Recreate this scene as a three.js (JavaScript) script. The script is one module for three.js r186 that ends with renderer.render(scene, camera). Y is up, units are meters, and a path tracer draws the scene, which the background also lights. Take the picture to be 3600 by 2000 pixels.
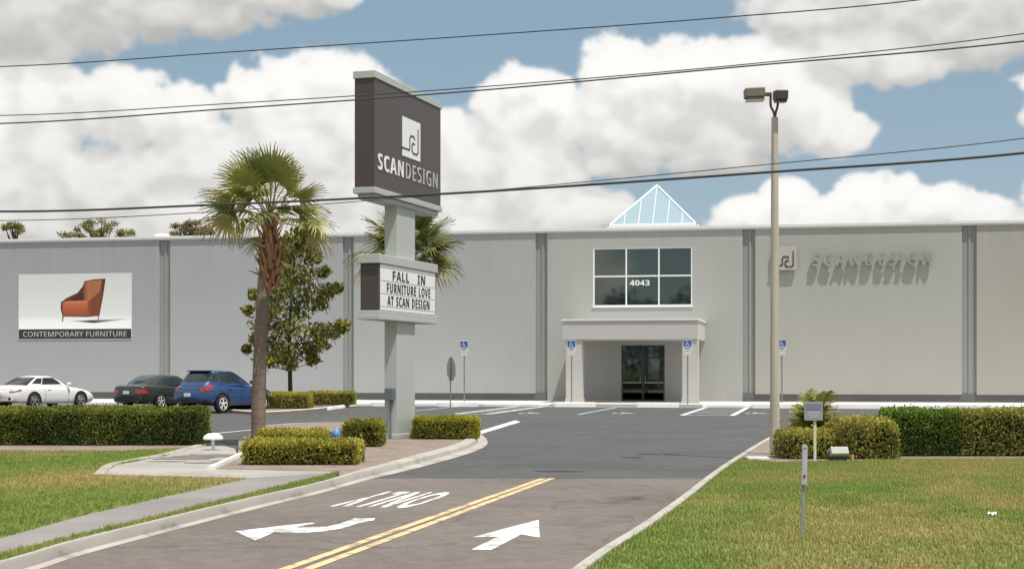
import * as THREE from 'three';
import { mergeGeometries, mergeVertices, toCreasedNormals } from 'three/addons/utils/BufferGeometryUtils.js';
import { RoundedBoxGeometry } from 'three/addons/geometries/RoundedBoxGeometry.js';
import { TextGeometry } from 'three/addons/geometries/TextGeometry.js';
import { FontLoader } from 'three/addons/loaders/FontLoader.js';

// ------------------------------------------------------------------ camera, sky, sun, exposure
const scene = new THREE.Scene();
const W = 1024, H = 568;
const FOC = 3800, HOR = 930, CX = 1288, EYE = 1.65;              // measured on a 2576 px wide view of the place
const YAW = Math.atan((2059 - CX) / FOC);                         // the facade is parallel to x
const camera = new THREE.PerspectiveCamera(2 * Math.atan(284 / (FOC * 1024 / 2576)) * 180 / Math.PI, W / H, 0.1, 3000);
camera.position.set(0, EYE, 0);
camera.rotation.y = YAW;
camera.setViewOffset(W, H, 0, -85.3, W, H);
const renderer = new THREE.WebGLRenderer({ antialias: true });
renderer.setSize(W, H);
renderer.toneMapping = THREE.LinearToneMapping;
renderer.toneMappingExposure = 1.0;
renderer.shadowMap.enabled = true;

const SUN = new THREE.Vector3(0.32, 1, 0.25).normalize();
const sun = new THREE.DirectionalLight(new THREE.Color(1, 0.955, 0.88), 4.6);
sun.name = 'sun';
sun.position.set(SUN.x * 150 - 10, SUN.y * 150, SUN.z * 150 - 45);
sun.target.position.set(-10, 0, -45);
sun.castShadow = true;
sun.shadow.mapSize.set(4096, 4096);
Object.assign(sun.shadow.camera, { left: -80, right: 80, top: 80, bottom: -80, near: 1, far: 320 });
scene.add(sun, sun.target);

// seeded random and noise
function rng(seed) { let s = seed >>> 0; return () => { s = (s + 0x6d2b79f5) | 0; let t = Math.imul(s ^ (s >>> 15), 1 | s); t = (t + Math.imul(t ^ (t >>> 7), 61 | t)) ^ t; return ((t ^ (t >>> 14)) >>> 0) / 4294967296; }; }
const TAB = new Float32Array(65536);
{ const r = rng(77); for (let i = 0; i < 65536; i++) TAB[i] = r(); }
function vnoise(x, y, per = 256) {
  const xi = Math.floor(x), yi = Math.floor(y); let fx = x - xi, fy = y - yi;
  fx = fx * fx * (3 - 2 * fx); fy = fy * fy * (3 - 2 * fy);
  const a = ((xi % per) + per) % per, b = (a + 1) % per, c = (((yi % per) + per) % per) << 8, d = (((((yi + 1) % per) + per) % per)) << 8;
  const p = TAB[c + a], q = TAB[c + b], r = TAB[d + a], s = TAB[d + b];
  return p + (q - p) * fx + (r - p) * fy + (p - q - r + s) * fx * fy;
}
function fbm(x, y, oct, per = 256, gain = 0.5) {
  let a = 1, s = 0, n = 0;
  for (let i = 0; i < oct; i++) { s += a * vnoise(x, y, Math.min(256, per)); n += a; a *= gain; x = x * 2 + 17; y = y * 2 + 31; per *= 2; }
  return s / n;
}
const clamp = (x, a = 0, b = 1) => Math.min(b, Math.max(a, x));
const sstep = (a, b, x) => { x = clamp((x - a) / (b - a)); return x * x * (3 - 2 * x); };
const lerp = (a, b, t) => a + (b - a) * t;

// the sky: blue air and broken cumulus, computed for every direction; azimuth 0 is where the driveway view looks, degrees
function makeSky() {
  const SW = 4096, SH = 2048, data = new Float32Array(SW * SH * 4);
  const K = 180 / Math.PI / FOC, clouds = [];
  // [u, v, ru, rv, grey] : a bank of cumulus centred there
  const seen = [
    // high grey bank on the left
    [250, 10, 520, 110, .55], [60, 90, 300, 110, .55], [620, -10, 270, 80, .5], [480, 60, 260, 60, .6], [850, 0, 70, 40, .4],
    // cumulus on the left
    [120, 300, 190, 115, .15], [320, 300, 170, 100, .15], [470, 330, 110, 90, .12], [40, 380, 210, 140, .2],
    // big white dome
    [800, 250, 190, 112, .02], [690, 290, 140, 110, .05], [900, 310, 150, 120, .08], [760, 390, 300, 120, .25], [560, 430, 260, 90, .35],
    // low layer, left
    [180, 480, 380, 110, .4], [560, 520, 400, 90, .35], [900, 480, 300, 110, .3], [250, 570, 500, 70, .45], [800, 590, 420, 70, .3],
    // centre
    [1290, 280, 115, 105, .08], [1390, 260, 75, 75, .08], [1180, 380, 170, 100, .2], [1330, 400, 180, 110, .25], [1120, 330, 60, 50, .1],
    [1200, 500, 260, 80, .3], [1420, 520, 190, 55, .3], [1150, 570, 330, 60, .25],
    // the large cumulus right of centre
    [1540, 180, 95, 92, .0], [1640, 220, 150, 105, .02], [1780, 210, 140, 100, .04], [1900, 190, 120, 90, .08], [1500, 290, 80, 90, .1],
    [1600, 340, 200, 95, .35], [1800, 330, 260, 100, .4], [2000, 290, 150, 90, .2], [1900, 240, 200, 130, .15], [2080, 340, 110, 60, .2], [1560, 410, 130, 40, .55], [1790, 410, 170, 42, .6],
    // high grey bank on the right
    [2250, 40, 380, 130, .45], [2450, 90, 280, 110, .5], [2150, 150, 230, 90, .35], [2580, 10, 260, 140, .45], [2010, 60, 140, 80, .4], [2260, 190, 110, 50, .35],
    [2600, 330, 90, 45, .2], [2570, 300, 50, 40, .2],
    // low cumulus over the roof, right
    [1975, 510, 75, 62, .03], [1880, 540, 100, 45, .08], [2200, 520, 120, 72, .03], [2120, 540, 110, 50, .08], [2330, 530, 130, 52, .08], [2450, 550, 110, 40, .12], [2050, 570, 300, 40, .2], [2560, 585, 150, 40, .15],
  ];
  for (const [u, v, ru, rv, g] of seen) clouds.push([(u - CX) * K, (HOR - v) * K, ru * K, rv * K, g]);
  const r = rng(5);
  for (let az = -180; az < 180; az += 7) {                        // the same sort of cumulus all the way round
    for (let el = 3; el < 70; el += 6.5) {
      if (Math.abs(az + 3) < 26 && el < 17) continue;
      if (r() < 0.42) continue;
      const s = 1 + el / 30, n = 3 + Math.floor(r() * 4), ca = az + (r() - .5) * 6, ce = el + (r() - .5) * 5;
      for (let k = 0; k < n; k++) clouds.push([ca + (r() - .5) * 6 * s, ce + (r() - .5) * 2.2, (1.3 + r() * 2.4) * s, (.8 + r() * 1.2) * s, r() * .5]);
    }
  }
  // buckets by azimuth
  const NB = 120, buckets = Array.from({ length: NB }, () => []);
  for (const c of clouds) for (let b = 0; b < NB; b++) { let d = Math.abs(((b + .5) * 3 - 180) - c[0]); d = Math.min(d, 360 - d); if (d < c[2] * 1.6 + 2.5) buckets[b].push(c); }
  const field = (az, el, list, oct) => {
    const wx = az * 1.15 + 700, wy = el * 1.45;
    const n1 = fbm(wx, wy, oct, 256, .55), n2 = fbm(wx * .37 + 40, wy * .37 + 9, 3);
    let best = -1, grey = 0, wsum = 0;
    for (const c of list) {
      let dx = az - c[0]; if (dx > 180) dx -= 360; if (dx < -180) dx += 360;
      dx /= c[2]; const dy = (el - c[1]) / (c[3] * (el < c[1] ? 1.15 : 1));
      const q = 1 - (dx * dx + dy * dy);
      if (q > best) best = q;
      if (q > -.4) { const w = (q + .4) ** 2; wsum += w; grey += w * (c[4] + (dy < 0 ? -dy * .22 : -dy * .10)); }
    }
    return [best * .95 + (n1 - .5) * 1.35 + (n2 - .5) * .45, wsum ? grey / wsum : .2, n1, n2];
  };
  for (let row = 0; row < SH; row++) {
    const el = ((row + .5) / SH - .5) * 180;
    for (let col = 0; col < SW; col++) {
      const o = (row * SW + col) * 4; data[o + 3] = 1;
      if (el < -3) { data[o] = .10; data[o + 1] = .105; data[o + 2] = .09; continue; }
      // texture azimuth -> degrees clockwise of the view heading
      const round = ((col + .5) / SW - .5) * 2 * Math.PI;
      const head = Math.atan2(Math.cos(round), -Math.sin(round));   // clockwise from -z
      let az = (head + YAW) * 180 / Math.PI; if (az > 180) az -= 360; if (az < -180) az += 360;
      const t = clamp(el / 40), lo = Math.exp(-Math.max(0, el) / 6);
      let R = lerp(.295, .14, t) + .25 * lo, G = lerp(.43, .26, t) + .22 * lo, B = lerp(.54, .43, t) + .13 * lo;
      const inView = Math.abs(az) < 24 && el < 18, oct = inView ? 7 : 4;
      const list = buckets[Math.min(NB - 1, Math.max(0, Math.floor((az + 180) / 3)))];
      if (list.length && el > -1) {
        const [d, g, n, n2] = field(az, el, list, oct);
        const a = sstep(-.15, .24, d) * (.93 + .07 * sstep(.2, .8, d));
        if (a > 0) {
          // light comes from above and a little from the right: compare with the thickness on that side
          const dl = field(az, el, list, 2)[0], d2 = field(az + .35, el + .9, list, 2)[0];
          const lit = clamp((dl - d2) * .22, -.10, .10) + clamp(d - dl, -.3, .3) * .17;
          let w = .935 + lit - clamp(g, -.1, 1) * .44 + (n2 - .5) * .10;
          w = lerp(w, .80, .25 * lo); w = clamp(w, .50, 1.0);
          const c = 1 - w;
          data[o] = lerp(R, w * 1.005, a); data[o + 1] = lerp(G, w * (.985 - .01 * c), a); data[o + 2] = lerp(B, w * (.955 - .03 * c), a);
          continue;
        }
      }
      data[o] = R; data[o + 1] = G; data[o + 2] = B;
    }
  }
  const t = new THREE.DataTexture(data, SW, SH, THREE.RGBAFormat, THREE.FloatType);
  t.mapping = THREE.EquirectangularReflectionMapping; t.magFilter = THREE.LinearFilter; t.minFilter = THREE.LinearFilter; t.needsUpdate = true;
  return t;
}
scene.background = makeSky();
scene.environment = scene.background;

// ------------------------------------------------------------------ helpers
const RIGHT = new THREE.Vector3(Math.cos(YAW), 0, -Math.sin(YAW)), FWD = new THREE.Vector3(-Math.sin(YAW), 0, -Math.cos(YAW));
const P = (u, v, z) => new THREE.Vector3(0, EYE + (HOR - v) / FOC * z, 0).addScaledVector(RIGHT, (u - CX) / FOC * z).addScaledVector(FWD, z);
const G = (u, v, y = 0) => { const p = P(u, v, FOC * (EYE - y) / (v - HOR)); p.y = y; return p; };   // a place on level ground of height y
const onPlane = (u, v, zp) => { const d = new THREE.Vector3(0, (HOR - v) / FOC, 0).addScaledVector(RIGHT, (u - CX) / FOC).add(FWD), t = zp / d.z; return new THREE.Vector3(d.x * t, EYE + d.y * t, zp); };
const counts = {};
const numbered = (n) => { const k = counts[n] = (counts[n] ?? -1) + 1; return k ? n + '_' + String(k).padStart(3, '0') : n; };
function tag(o, label, category, group) { o.userData.label = label; if (category) o.userData.category = category; if (group) o.userData.group = group; return o; }
function thing(name, label, category, pos = [0, 0, 0], turn = 0, group) {
  const o = new THREE.Group(); o.name = numbered(name); scene.add(o);
  if (pos.isVector3) o.position.copy(pos); else o.position.set(...pos);
  o.rotation.y = turn; return tag(o, label, category, group);
}
function strip(g) { g = g.index ? g.toNonIndexed() : g.clone(); for (const k of Object.keys(g.attributes)) if (!['position', 'normal', 'uv'].includes(k)) g.deleteAttribute(k); if (!g.attributes.normal) g.computeVertexNormals(); if (!g.attributes.uv) g.setAttribute('uv', new THREE.BufferAttribute(new Float32Array(g.attributes.position.count * 2), 2)); g.clearGroups(); return g; }
const join = (list) => list.length === 1 ? list[0] : mergeGeometries(list.map(strip));
function mesh(name, geo, mat, parent) {
  const m = new THREE.Mesh(Array.isArray(geo) ? join(geo) : geo, mat);
  m.castShadow = m.receiveShadow = true;
  if (parent) { m.name = name; parent.add(m); } else { m.name = numbered(name); scene.add(m); }
  return m;
}
function struct(name, geo, mat, label) { const m = mesh(name, geo, mat); m.userData.kind = 'structure'; if (label) m.userData.label = label; return m; }
function boxUV(g) {                                                // uv in metres from the dominant axis
  g = strip(g); const p = g.attributes.position, n = g.attributes.normal, uv = g.attributes.uv;
  for (let i = 0; i < p.count; i++) { const ax = Math.abs(n.getX(i)), ay = Math.abs(n.getY(i)), az = Math.abs(n.getZ(i)); if (az >= ax && az >= ay) uv.setXY(i, p.getX(i), p.getY(i)); else if (ax >= ay) uv.setXY(i, p.getZ(i), p.getY(i)); else uv.setXY(i, p.getX(i), p.getZ(i)); }
  return g;
}
const box = (x0, x1, y0, y1, z0, z1) => boxUV(new THREE.BoxGeometry(x1 - x0, y1 - y0, z1 - z0).translate((x0 + x1) / 2, (y0 + y1) / 2, (z0 + z1) / 2));
const rbox = (w, h, d, r = .01, x = 0, y = 0, z = 0) => new RoundedBoxGeometry(w, h, d, 2, r).translate(x, y, z);
const cyl = (r0, r1, h, x = 0, y = 0, z = 0, n = 16) => new THREE.CylinderGeometry(r1, r0, h, n).translate(x, y + h / 2, z);
const tube = (pts, r, n = 16, k = 6, closed = false) => new THREE.TubeGeometry(new THREE.CatmullRomCurve3(pts, closed), n, r, k, closed);
function flat(pts, y) {                                            // a level sheet; uv in metres
  const s = new THREE.Shape(pts.map((p) => new THREE.Vector2(p.x, -p.z)));
  return new THREE.ShapeGeometry(s).rotateX(-Math.PI / 2).translate(0, y, 0);
}
function slab(pts, y0, y1) {
  const s = new THREE.Shape(pts.map((p) => new THREE.Vector2(p.x, -p.z)));
  return new THREE.ExtrudeGeometry(s, { depth: y1 - y0, bevelEnabled: false }).rotateX(-Math.PI / 2).translate(0, y0, 0);
}
const curve = (pts, n) => new THREE.CatmullRomCurve3(pts, false, 'centripetal').getPoints(n);
function sweep(line, profile, side, widen = () => 1) {                              // profile points [inward offset, height] along a ground line
  const n = line.length, pos = [], idx = [], uv = [], m = profile.length; let len = 0;
  for (let i = 0; i < n; i++) {
    const a = line[Math.max(0, i - 1)], b = line[Math.min(n - 1, i + 1)], t = new THREE.Vector3(b.x - a.x, 0, b.z - a.z).normalize(), nx = -t.z * side, nz = t.x * side;
    if (i) len += line[i].distanceTo(line[i - 1]);
    let w = 0;
    const wk = widen(line[i]); profile.forEach(([d0, h], j) => { const d = d0 * wk; if (j) w += Math.hypot(d - profile[j - 1][0], h - profile[j - 1][1]); pos.push(line[i].x + nx * d, h, line[i].z + nz * d); uv.push(len, w); });
  }
  for (let i = 0; i < n - 1; i++) for (let j = 0; j < m - 1; j++) { const a = i * m + j, b = a + 1, c = a + m, d = c + 1; side > 0 ? idx.push(a, b, c, b, d, c) : idx.push(a, c, b, b, c, d); }
  for (const o of [0, (n - 1) * m]) for (let j = 1; j < m - 1; j++) idx.push(o, o + j, o + j + 1);
  const g = new THREE.BufferGeometry(); g.setAttribute('position', new THREE.Float32BufferAttribute(pos, 3)); g.setAttribute('uv', new THREE.Float32BufferAttribute(uv, 2)); g.setIndex(idx); g.computeVertexNormals();
  return toCreasedNormals(g, .6);
}
function tex(size, metres, fn, srgb = false) {
  const d = new Uint8Array(size * size * 4);
  for (let y = 0; y < size; y++) for (let x = 0; x < size; x++) { const c = fn(x / size, y / size), o = (y * size + x) * 4; for (let k = 0; k < 3; k++) d[o + k] = clamp(Math.round((srgb ? Math.pow(clamp(c[k]), 1 / 2.2) : c[k]) * 255), 0, 255); d[o + 3] = 255; }
  const t = new THREE.DataTexture(d, size, size); t.wrapS = t.wrapT = THREE.RepeatWrapping; t.magFilter = THREE.LinearFilter; t.minFilter = THREE.LinearMipmapLinearFilter; t.generateMipmaps = true;
  if (srgb) t.colorSpace = THREE.SRGBColorSpace;
  t.repeat.set(1 / metres, 1 / metres); t.needsUpdate = true; return t;
}
const std = (c, rough = .7, o = {}) => new THREE.MeshStandardMaterial({ color: new THREE.Color().setRGB(...c), roughness: rough, ...o });
const hash = (x, y) => { const s = Math.sin(x * 127.1 + y * 311.7) * 43758.5453; return s - Math.floor(s); };

// ------------------------------------------------------------------ materials
const mulTex = (size, m, base, fn) => tex(size, m, (x, y) => { const k = fn(x, y); return typeof k === 'number' ? base.map((b) => b * k) : k; }, true);
const asphaltNew = std([1, 1, 1], .93, {
  map: mulTex(1024, 14, [.080, .082, .083], (x, y) => .80 + .45 * (fbm(x * 7, y * 7, 4, 7) - .1) * .8 + (hash(x * 1024, y * 1024) - .5) * .34 + (fbm(x * 60, y * 60, 3, 60) - .5) * .28 - .16 * sstep(.006, .002, Math.abs(fbm(x * 3 + 1, y * 3 + 2, 5, 3) - .5))),
  bumpMap: tex(512, 2, (x, y) => { const k = .6 * hash(x * 512, y * 512) + .4 * vnoise(x * 120, y * 120, 120); return [k, k, k]; }), bumpScale: .006 });
const asphaltOld = std([1, 1, 1], .95, {
  map: mulTex(1024, 12, [.172, .148, .130], (x, y) => { const k = .78 + .5 * (fbm(x * 6, y * 6, 5, 6) - .1) * .7; return k + (hash(x * 1024, y * 1024) - .5) * .42 + (fbm(x * 90, y * 90, 2, 90) - .5) * .3 - (sstep(.62, .8, fbm(x * 5 + 3, y * 5, 4, 5)) * .3) - .18 * sstep(.011, .003, Math.abs(fbm(x * 4 + 1, y * 4 + 2, 5, 4) - .47)); }),
  bumpMap: asphaltNew.bumpMap, bumpScale: .008 });
const concreteMap = mulTex(512, 5, [.37, .35, .325], (x, y) => .72 + .44 * fbm(x * 6, y * 6, 5, 6) + (hash(x * 512, y * 512) - .5) * .12 - sstep(.6, .75, fbm(x * 4 + 5, y * 9, 4, 4)) * .14);
const concrete = std([1, 1, 1], .9, { map: concreteMap });
const walkway = std([.68, .67, .70], .92, { map: concreteMap });
const kerbPaint = std([1, 1, 1], .75, { map: mulTex(512, 4, [.80, .79, .77], (x, y) => .86 + .2 * fbm(x * 5, y * 5, 5, 5) - sstep(.62, .8, fbm(x * 8, y * 8, 4, 8)) * .2) });
const kerbWorn = std([1, 1, 1], .85, { map: mulTex(512, 4, [.44, .415, .375], (x, y) => .75 + .4 * fbm(x * 5, y * 5, 5, 5) + (hash(x * 512, y * 512) - .5) * .12 - sstep(.58, .75, fbm(x * 7, y * 7, 4, 7)) * .25) });
function lawnColour(x, z) {                                        // dry and green patches of the turf, metres
  const a = fbm(x * .5 + 50, z * .3 + 50, 4), b = fbm(x * 1.3 + 9, z * .9 + 70, 3), d = sstep(.40, .80, a * .7 + b * .35);
  const e = .85 + .3 * fbm(x * 2.6, z * 2.6, 3);
  return [lerp(.165, .31, d) * e, lerp(.235, .275, d) * e, lerp(.048, .105, d) * e];
}
const soil = std([1, 1, 1], 1, { map: tex(1024, 24, (x, y) => { const c = lawnColour(x * 24, y * 24), k = .62 + .4 * hash(x * 1024, y * 1024); return c.map((v) => v * k); }, true) });
const mulch = std([1, 1, 1], 1, { map: mulTex(512, 3.1, [.25, .20, .165], (x, y) => .30 + .7 * hash(Math.floor(x * 170), Math.floor(y * 170 + 40 * hash(Math.floor(x * 170), 3))) + .6 * fbm(x * 9, y * 9, 5, 9) + (hash(x * 512, y * 512) - .5) * .5) });
const paintWhite = std([1, 1, 1], .8, { map: mulTex(512, 3, [.76, .77, .76], (x, y) => 1 - sstep(.50, .70, fbm(x * 22, y * 22, 4, 22)) * .5 - (hash(x * 512, y * 512) - .5) * .1) });
const paintYellow = std([1, 1, 1], .8, { map: mulTex(512, 3, [.64, .47, .26], (x, y) => 1.05 - sstep(.48, .70, fbm(x * 22, y * 22, 4, 22)) * .5) });
const paintBlue = std([.30, .46, .55], .8);
const stuccoMap = mulTex(1024, 9, [1, 1, 1], (x, y) => [1, 1, 1].map(() => .89 - .035 * sstep(.52, .78, fbm(x * 36, 2.5 + y * 1, 3, 36)) * sstep(.35, .98, y) - .06 * sstep(.13, .02, y) * fbm(x * 24, y * 8, 3, 8) * 1.6 + .13 * fbm(x * 3, y * 2, 5, 3) + .025 * (fbm(x * 40, y * 4, 3, 40) - .5) + (hash(x * 1024, y * 1024) - .5) * .03));
const stuccoBump = tex(256, 1.0, (x, y) => { const k = fbm(x * 24, y * 24, 3, 24); return [k, k, k]; });
const stucco = (c) => std(c, .92, { map: stuccoMap, bumpMap: stuccoBump, bumpScale: .004 });
const jointGrey = stucco([.28, .295, .285]), baseGrey = stucco([.15, .15, .15]);
const trimLight = std([.72, .73, .72], .55);
const whiteMetal = std([.80, .81, .81], .4, { metalness: 0 });
const signBrown = std([.070, .056, .052], .45), signPale = std([.46, .49, .47], .6, { map: stuccoMap });
const glassDark = new THREE.MeshPhysicalMaterial({ color: new THREE.Color().setRGB(.010, .013, .013), roughness: .03, metalness: 0, ior: 2.3, specularIntensity: 1, specularColor: new THREE.Color(.86, .95, .82) });
const steel = std([.33, .34, .35], .45, { metalness: .7 });
const darkMetal = std([.055, .046, .044], .55);
const blackRubber = std([.018, .018, .018], .85);

// ------------------------------------------------------------------ the ground
struct('ground', new THREE.PlaneGeometry(1600, 1600).rotateX(-Math.PI / 2).translate(0, -.03, 0), std([.10, .115, .04], 1));
const KERB_Z = -66.8, WALL_Z = -73.7;
struct('parking_lot', flat([[-130, -17.5], [130, -17.5], [130, KERB_Z], [-130, KERB_Z]].map(([x, z]) => new THREE.Vector3(x, 0, z)), 0), asphaltNew);
struct('street', flat([[-160, 7], [160, 7], [160, -7.5], [-160, -7.5]].map(([x, z]) => new THREE.Vector3(x, 0, z)), -.004), asphaltOld);
const driveLine = [G(900, 1204), G(1795, 1204)];
const seam = Array.from({ length: 40 }, (_, i) => { const p = driveLine[0].clone().lerp(driveLine[1], i / 39); p.addScaledVector(FWD, (fbm(i * .5, 3, 3) - .5) * .22); return p; });
const driveway = struct('driveway', flat([...seam, G(1705, 1277), G(1604, 1354), G(1490, 1434), new THREE.Vector3(3.2, 0, -7.4), new THREE.Vector3(-20, 0, -7.4), G(-900, 1640), G(-100, 1446), G(100, 1414), G(400, 1328), G(800, 1230)], .004), asphaltOld);
const strip2 = (a, b, w) => { const t = b.clone().sub(a).normalize(), n = new THREE.Vector3(-t.z, 0, t.x).multiplyScalar(w / 2); return [a.clone().add(n), b.clone().add(n), b.clone().sub(n), a.clone().sub(n)]; };
mesh('centre_line', flat(strip2(G(660, 1452), G(1367, 1203.5), .10), .008), paintYellow, driveway);
mesh('centre_line', flat(strip2(G(704, 1458), G(1389, 1203.5), .10), .008), paintYellow, driveway);
const trace = (list) => list.map(([x, y]) => G(572 + x / 3, 1202 + y / 3));
mesh('turn_arrow', flat(trace([[60, 405], [400, 365], [640, 340], [660, 347], [505, 375], [620, 377], [750, 370], [850, 348], [960, 308], [1118, 307], [1104, 322], [1000, 340], [880, 380], [760, 402], [600, 416], [352, 412], [210, 476]]), .008), paintWhite, driveway);
mesh('straight_arrow', flat(trace([[1850, 450], [2180, 362], [2350, 318], [2357, 452], [2215, 430], [1990, 547], [1843, 543], [2042, 445]]), .008), paintWhite, driveway);
const loader = new FontLoader();
const bold = await loader.loadAsync('fonts/droid/droid_sans_bold.typeface.json'), regular = await loader.loadAsync('fonts/droid/droid_sans_regular.typeface.json');
{ // the word on the exit lane reads for a driver who leaves: its top points at the street
  const g = new THREE.ShapeGeometry(bold.generateShapes('ONLY', 1), 5); g.computeBoundingBox(); const b = g.boundingBox, w = 1.02, l = 2.35;
  g.translate(-(b.min.x + b.max.x) / 2, -(b.min.y + b.max.y) / 2, 0).scale(w / (b.max.x - b.min.x), l / (b.max.y - b.min.y), 1).rotateX(-Math.PI / 2).rotateY(Math.PI);
  const c = G(994, 1256); mesh('lane_word', g.translate(c.x, .008, c.z), paintWhite, driveway);
}
// lawns, beds, walks: raised to the kerb tops
const sw = { up: [[-700, 1551], [0, 1355], [200, 1299], [400, 1253], [620, 1205]], low: [[844, 1188], [640, 1238], [400, 1296], [200, 1344], [0, 1392], [-700, 1596]] };
const g1 = (l, y = .1) => l.map(([u, v]) => G(u, v, y));
const lawnPolys = [];
function lawn(pts, label) { lawnPolys.push(pts); const m = struct('lawn', slab(pts, -.02, .1), soil, label); return m; }
const gutterWidth = (p) => lerp(.26, .95, sstep(20, 28, p.dot(FWD)));
const inland = (line, d0, side, widen = () => 1) => line.map((p, i) => { const d = d0 * widen(p); const a = line[Math.max(0, i - 1)], b = line[Math.min(line.length - 1, i + 1)], t = new THREE.Vector3(b.x - a.x, 0, b.z - a.z).normalize(); return new THREE.Vector3(p.x - t.z * side * d, 0, p.z + t.x * side * d); });
const gutterKerb = [[0, .006], [.24, .026], [.26, .10], [.30, .128], [.50, .128], [.50, .02]], kerbProfile = [[0, 0], [.008, .10], [.03, .128], [.13, .128], [.13, .0]];
const leftLine = curve([G(-700, 1700), G(-200, 1522), G(100, 1431), G(200, 1398), G(400, 1344), G(640, 1281), G(800, 1242), G(930, 1206), G(1010, 1187), G(1100, 1164), G(1190, 1137), G(1222, 1121), G(1226, 1108), G(1212, 1094), G(1180, 1080), G(1000, 1071), G(760, 1073), G(640, 1080)], 160);
const rightLine = curve([G(1150, 1700), G(1480, 1431), G(1600, 1352), G(1702, 1277), G(1790, 1206), G(1862, 1156), G(1935, 1111), G(1975, 1094), G(2060, 1086), G(2300, 1081), G(2900, 1085)], 110);
const leftIn = inland(leftLine, .44, -1, gutterWidth), rightIn = inland(rightLine, .10, 1);
const cut = (line, u0, u1) => line.filter((p) => { const f = p.dot(FWD), u = CX + FOC * p.dot(RIGHT) / f; return u >= u0 && u <= u1; });
const nearTip = leftLine.findIndex((p) => { const f = p.dot(FWD); return CX + FOC * p.dot(RIGHT) / f > 1221; });
lawn(g1([[-1400, 1132], [-300, 1134], [300, 1135], [476, 1128], [416, 1146], [288, 1171], [256, 1196], [620, 1204], [400, 1252], [200, 1298], [0, 1354], [-700, 1550], [-2000, 1560]]), 'patchy left lawn between the hedge and the pavement');
lawn([...g1([[852, 1187], [844, 1189], [640, 1238.5], [400, 1296.5], [200, 1344.5], [0, 1392.5], [-700, 1597]]), ...cut(leftIn.slice(0, nearTip), -690, 850)], 'narrow grass strip between the pavement and the left kerb');
const rightNear = rightIn.filter((p) => { const f = p.dot(FWD); return CX + FOC * p.dot(RIGHT) / f < 1862; });
lawn([...rightNear, ...g1([[1960, 1163], [2240, 1155], [2900, 1153], [3600, 1400], [3600, 1640]])], 'broad right lawn beside the entrance lane');
struct('pavement', slab(g1([...sw.up, ...sw.low]), -.02, .104), walkway, 'grey concrete pavement along the street, left of the lane');
struct('pavement_ramp', slab(g1([[256, 1196], [288, 1171], [416, 1147], [500, 1123], [560, 1121], [590, 1128], [598, 1146], [520, 1180], [845, 1186], [844, 1189], [622, 1204]], .1), -.02, .107), concrete, 'stained concrete apron leading from the pavement to the lot');
{
  const rim = leftIn.filter((p, i) => { const f = p.dot(FWD), u = CX + FOC * p.dot(RIGHT) / f; return i >= nearTip || u > 848; });
  struct('planting_bed', slab([...g1([[850, 1186], [524, 1180], [598, 1147], [600, 1110], [640, 1086]]), ...rim.reverse()], -.02, .112), mulch, 'mulch bed around the tall sign and the palm');
  const rb = rightIn.filter((p) => { const f = p.dot(FWD); return CX + FOC * p.dot(RIGHT) / f >= 1862; });
  struct('planting_bed', slab([...rb, ...g1([[2900, 1156], [2240, 1157], [1960, 1166]])], -.02, .112), mulch, 'mulch bed around the lamp post and the right hedges');
}
struct('planting_bed', slab(g1([[-1400, 1100], [-300, 1098], [500, 1098], [520, 1121], [478, 1128], [300, 1137], [-300, 1137], [-1400, 1137]], .1), -.02, .112), mulch, 'reddish mulch strip under the left hedge');
struct('planting_bed', slab(g1([[580, 1032], [665, 1038], [800, 1029], [896, 1014], [890, 1007], [610, 1010]], .1), -.02, .112), mulch, 'planted island in the parking lot under the leafy tree');
struct('kerb', sweep(leftLine, gutterKerb, -1, gutterWidth), kerbWorn, 'pale left kerb and gutter curving round the sign bed');
struct('kerb', sweep(rightLine, kerbProfile, 1), kerbWorn, 'narrow right kerb between the lane and the lawn');
struct('kerb', sweep(curve([G(520, 1182, .1), G(560, 1164, .1), G(596, 1147, .1)], 10), [[0, .09], [.01, .15], [.03, .165], [.11, .165], [.12, .09]], 1), kerbPaint, 'short white kerb beside the concrete apron');
struct('kerb', sweep(curve([G(262, 1196, .1), G(276, 1181, .1), G(300, 1168, .1), G(416, 1146, .1), G(512, 1121, .1)], 30), [[0, .09], [.01, .12], [.03, .13], [.15, .13], [.15, .09]], -1), kerbWorn, 'worn kerb along the left edge of the apron');
struct('kerb', sweep(curve([G(560, 1026), G(576, 1037), G(664, 1043), G(800, 1034), G(900, 1019), G(908, 1012), G(895, 1007)], 60), kerbProfile, -1), kerbPaint, 'white kerb round the planted island');
{ // dirt washed over the apron
  const ramp = scene.getObjectByName('pavement_ramp'), dirt = std([.17, .155, .14], 1), r = rng(8);
  for (const [u, v, rx, rz] of [[470, 1152, .55, .35], [530, 1146, .6, .5], [420, 1160, .3, .16], [560, 1160, .22, .2], [500, 1164, .25, .12]]) { const c = G(u, v, .107), l = []; for (let i = 0; i < 30; i++) { const a = i / 30 * 6.283, k = .5 + .9 * vnoise(Math.cos(a) * 2.5 + u, Math.sin(a) * 2.5 + v) + r() * .12; l.push(c.clone().addScaledVector(RIGHT, Math.cos(a) * rx * k).addScaledVector(FWD, Math.sin(a) * rz * k)); } mesh('dirt_stain', flat(l, .111 + u * 4e-6), dirt, ramp); }
}
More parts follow.
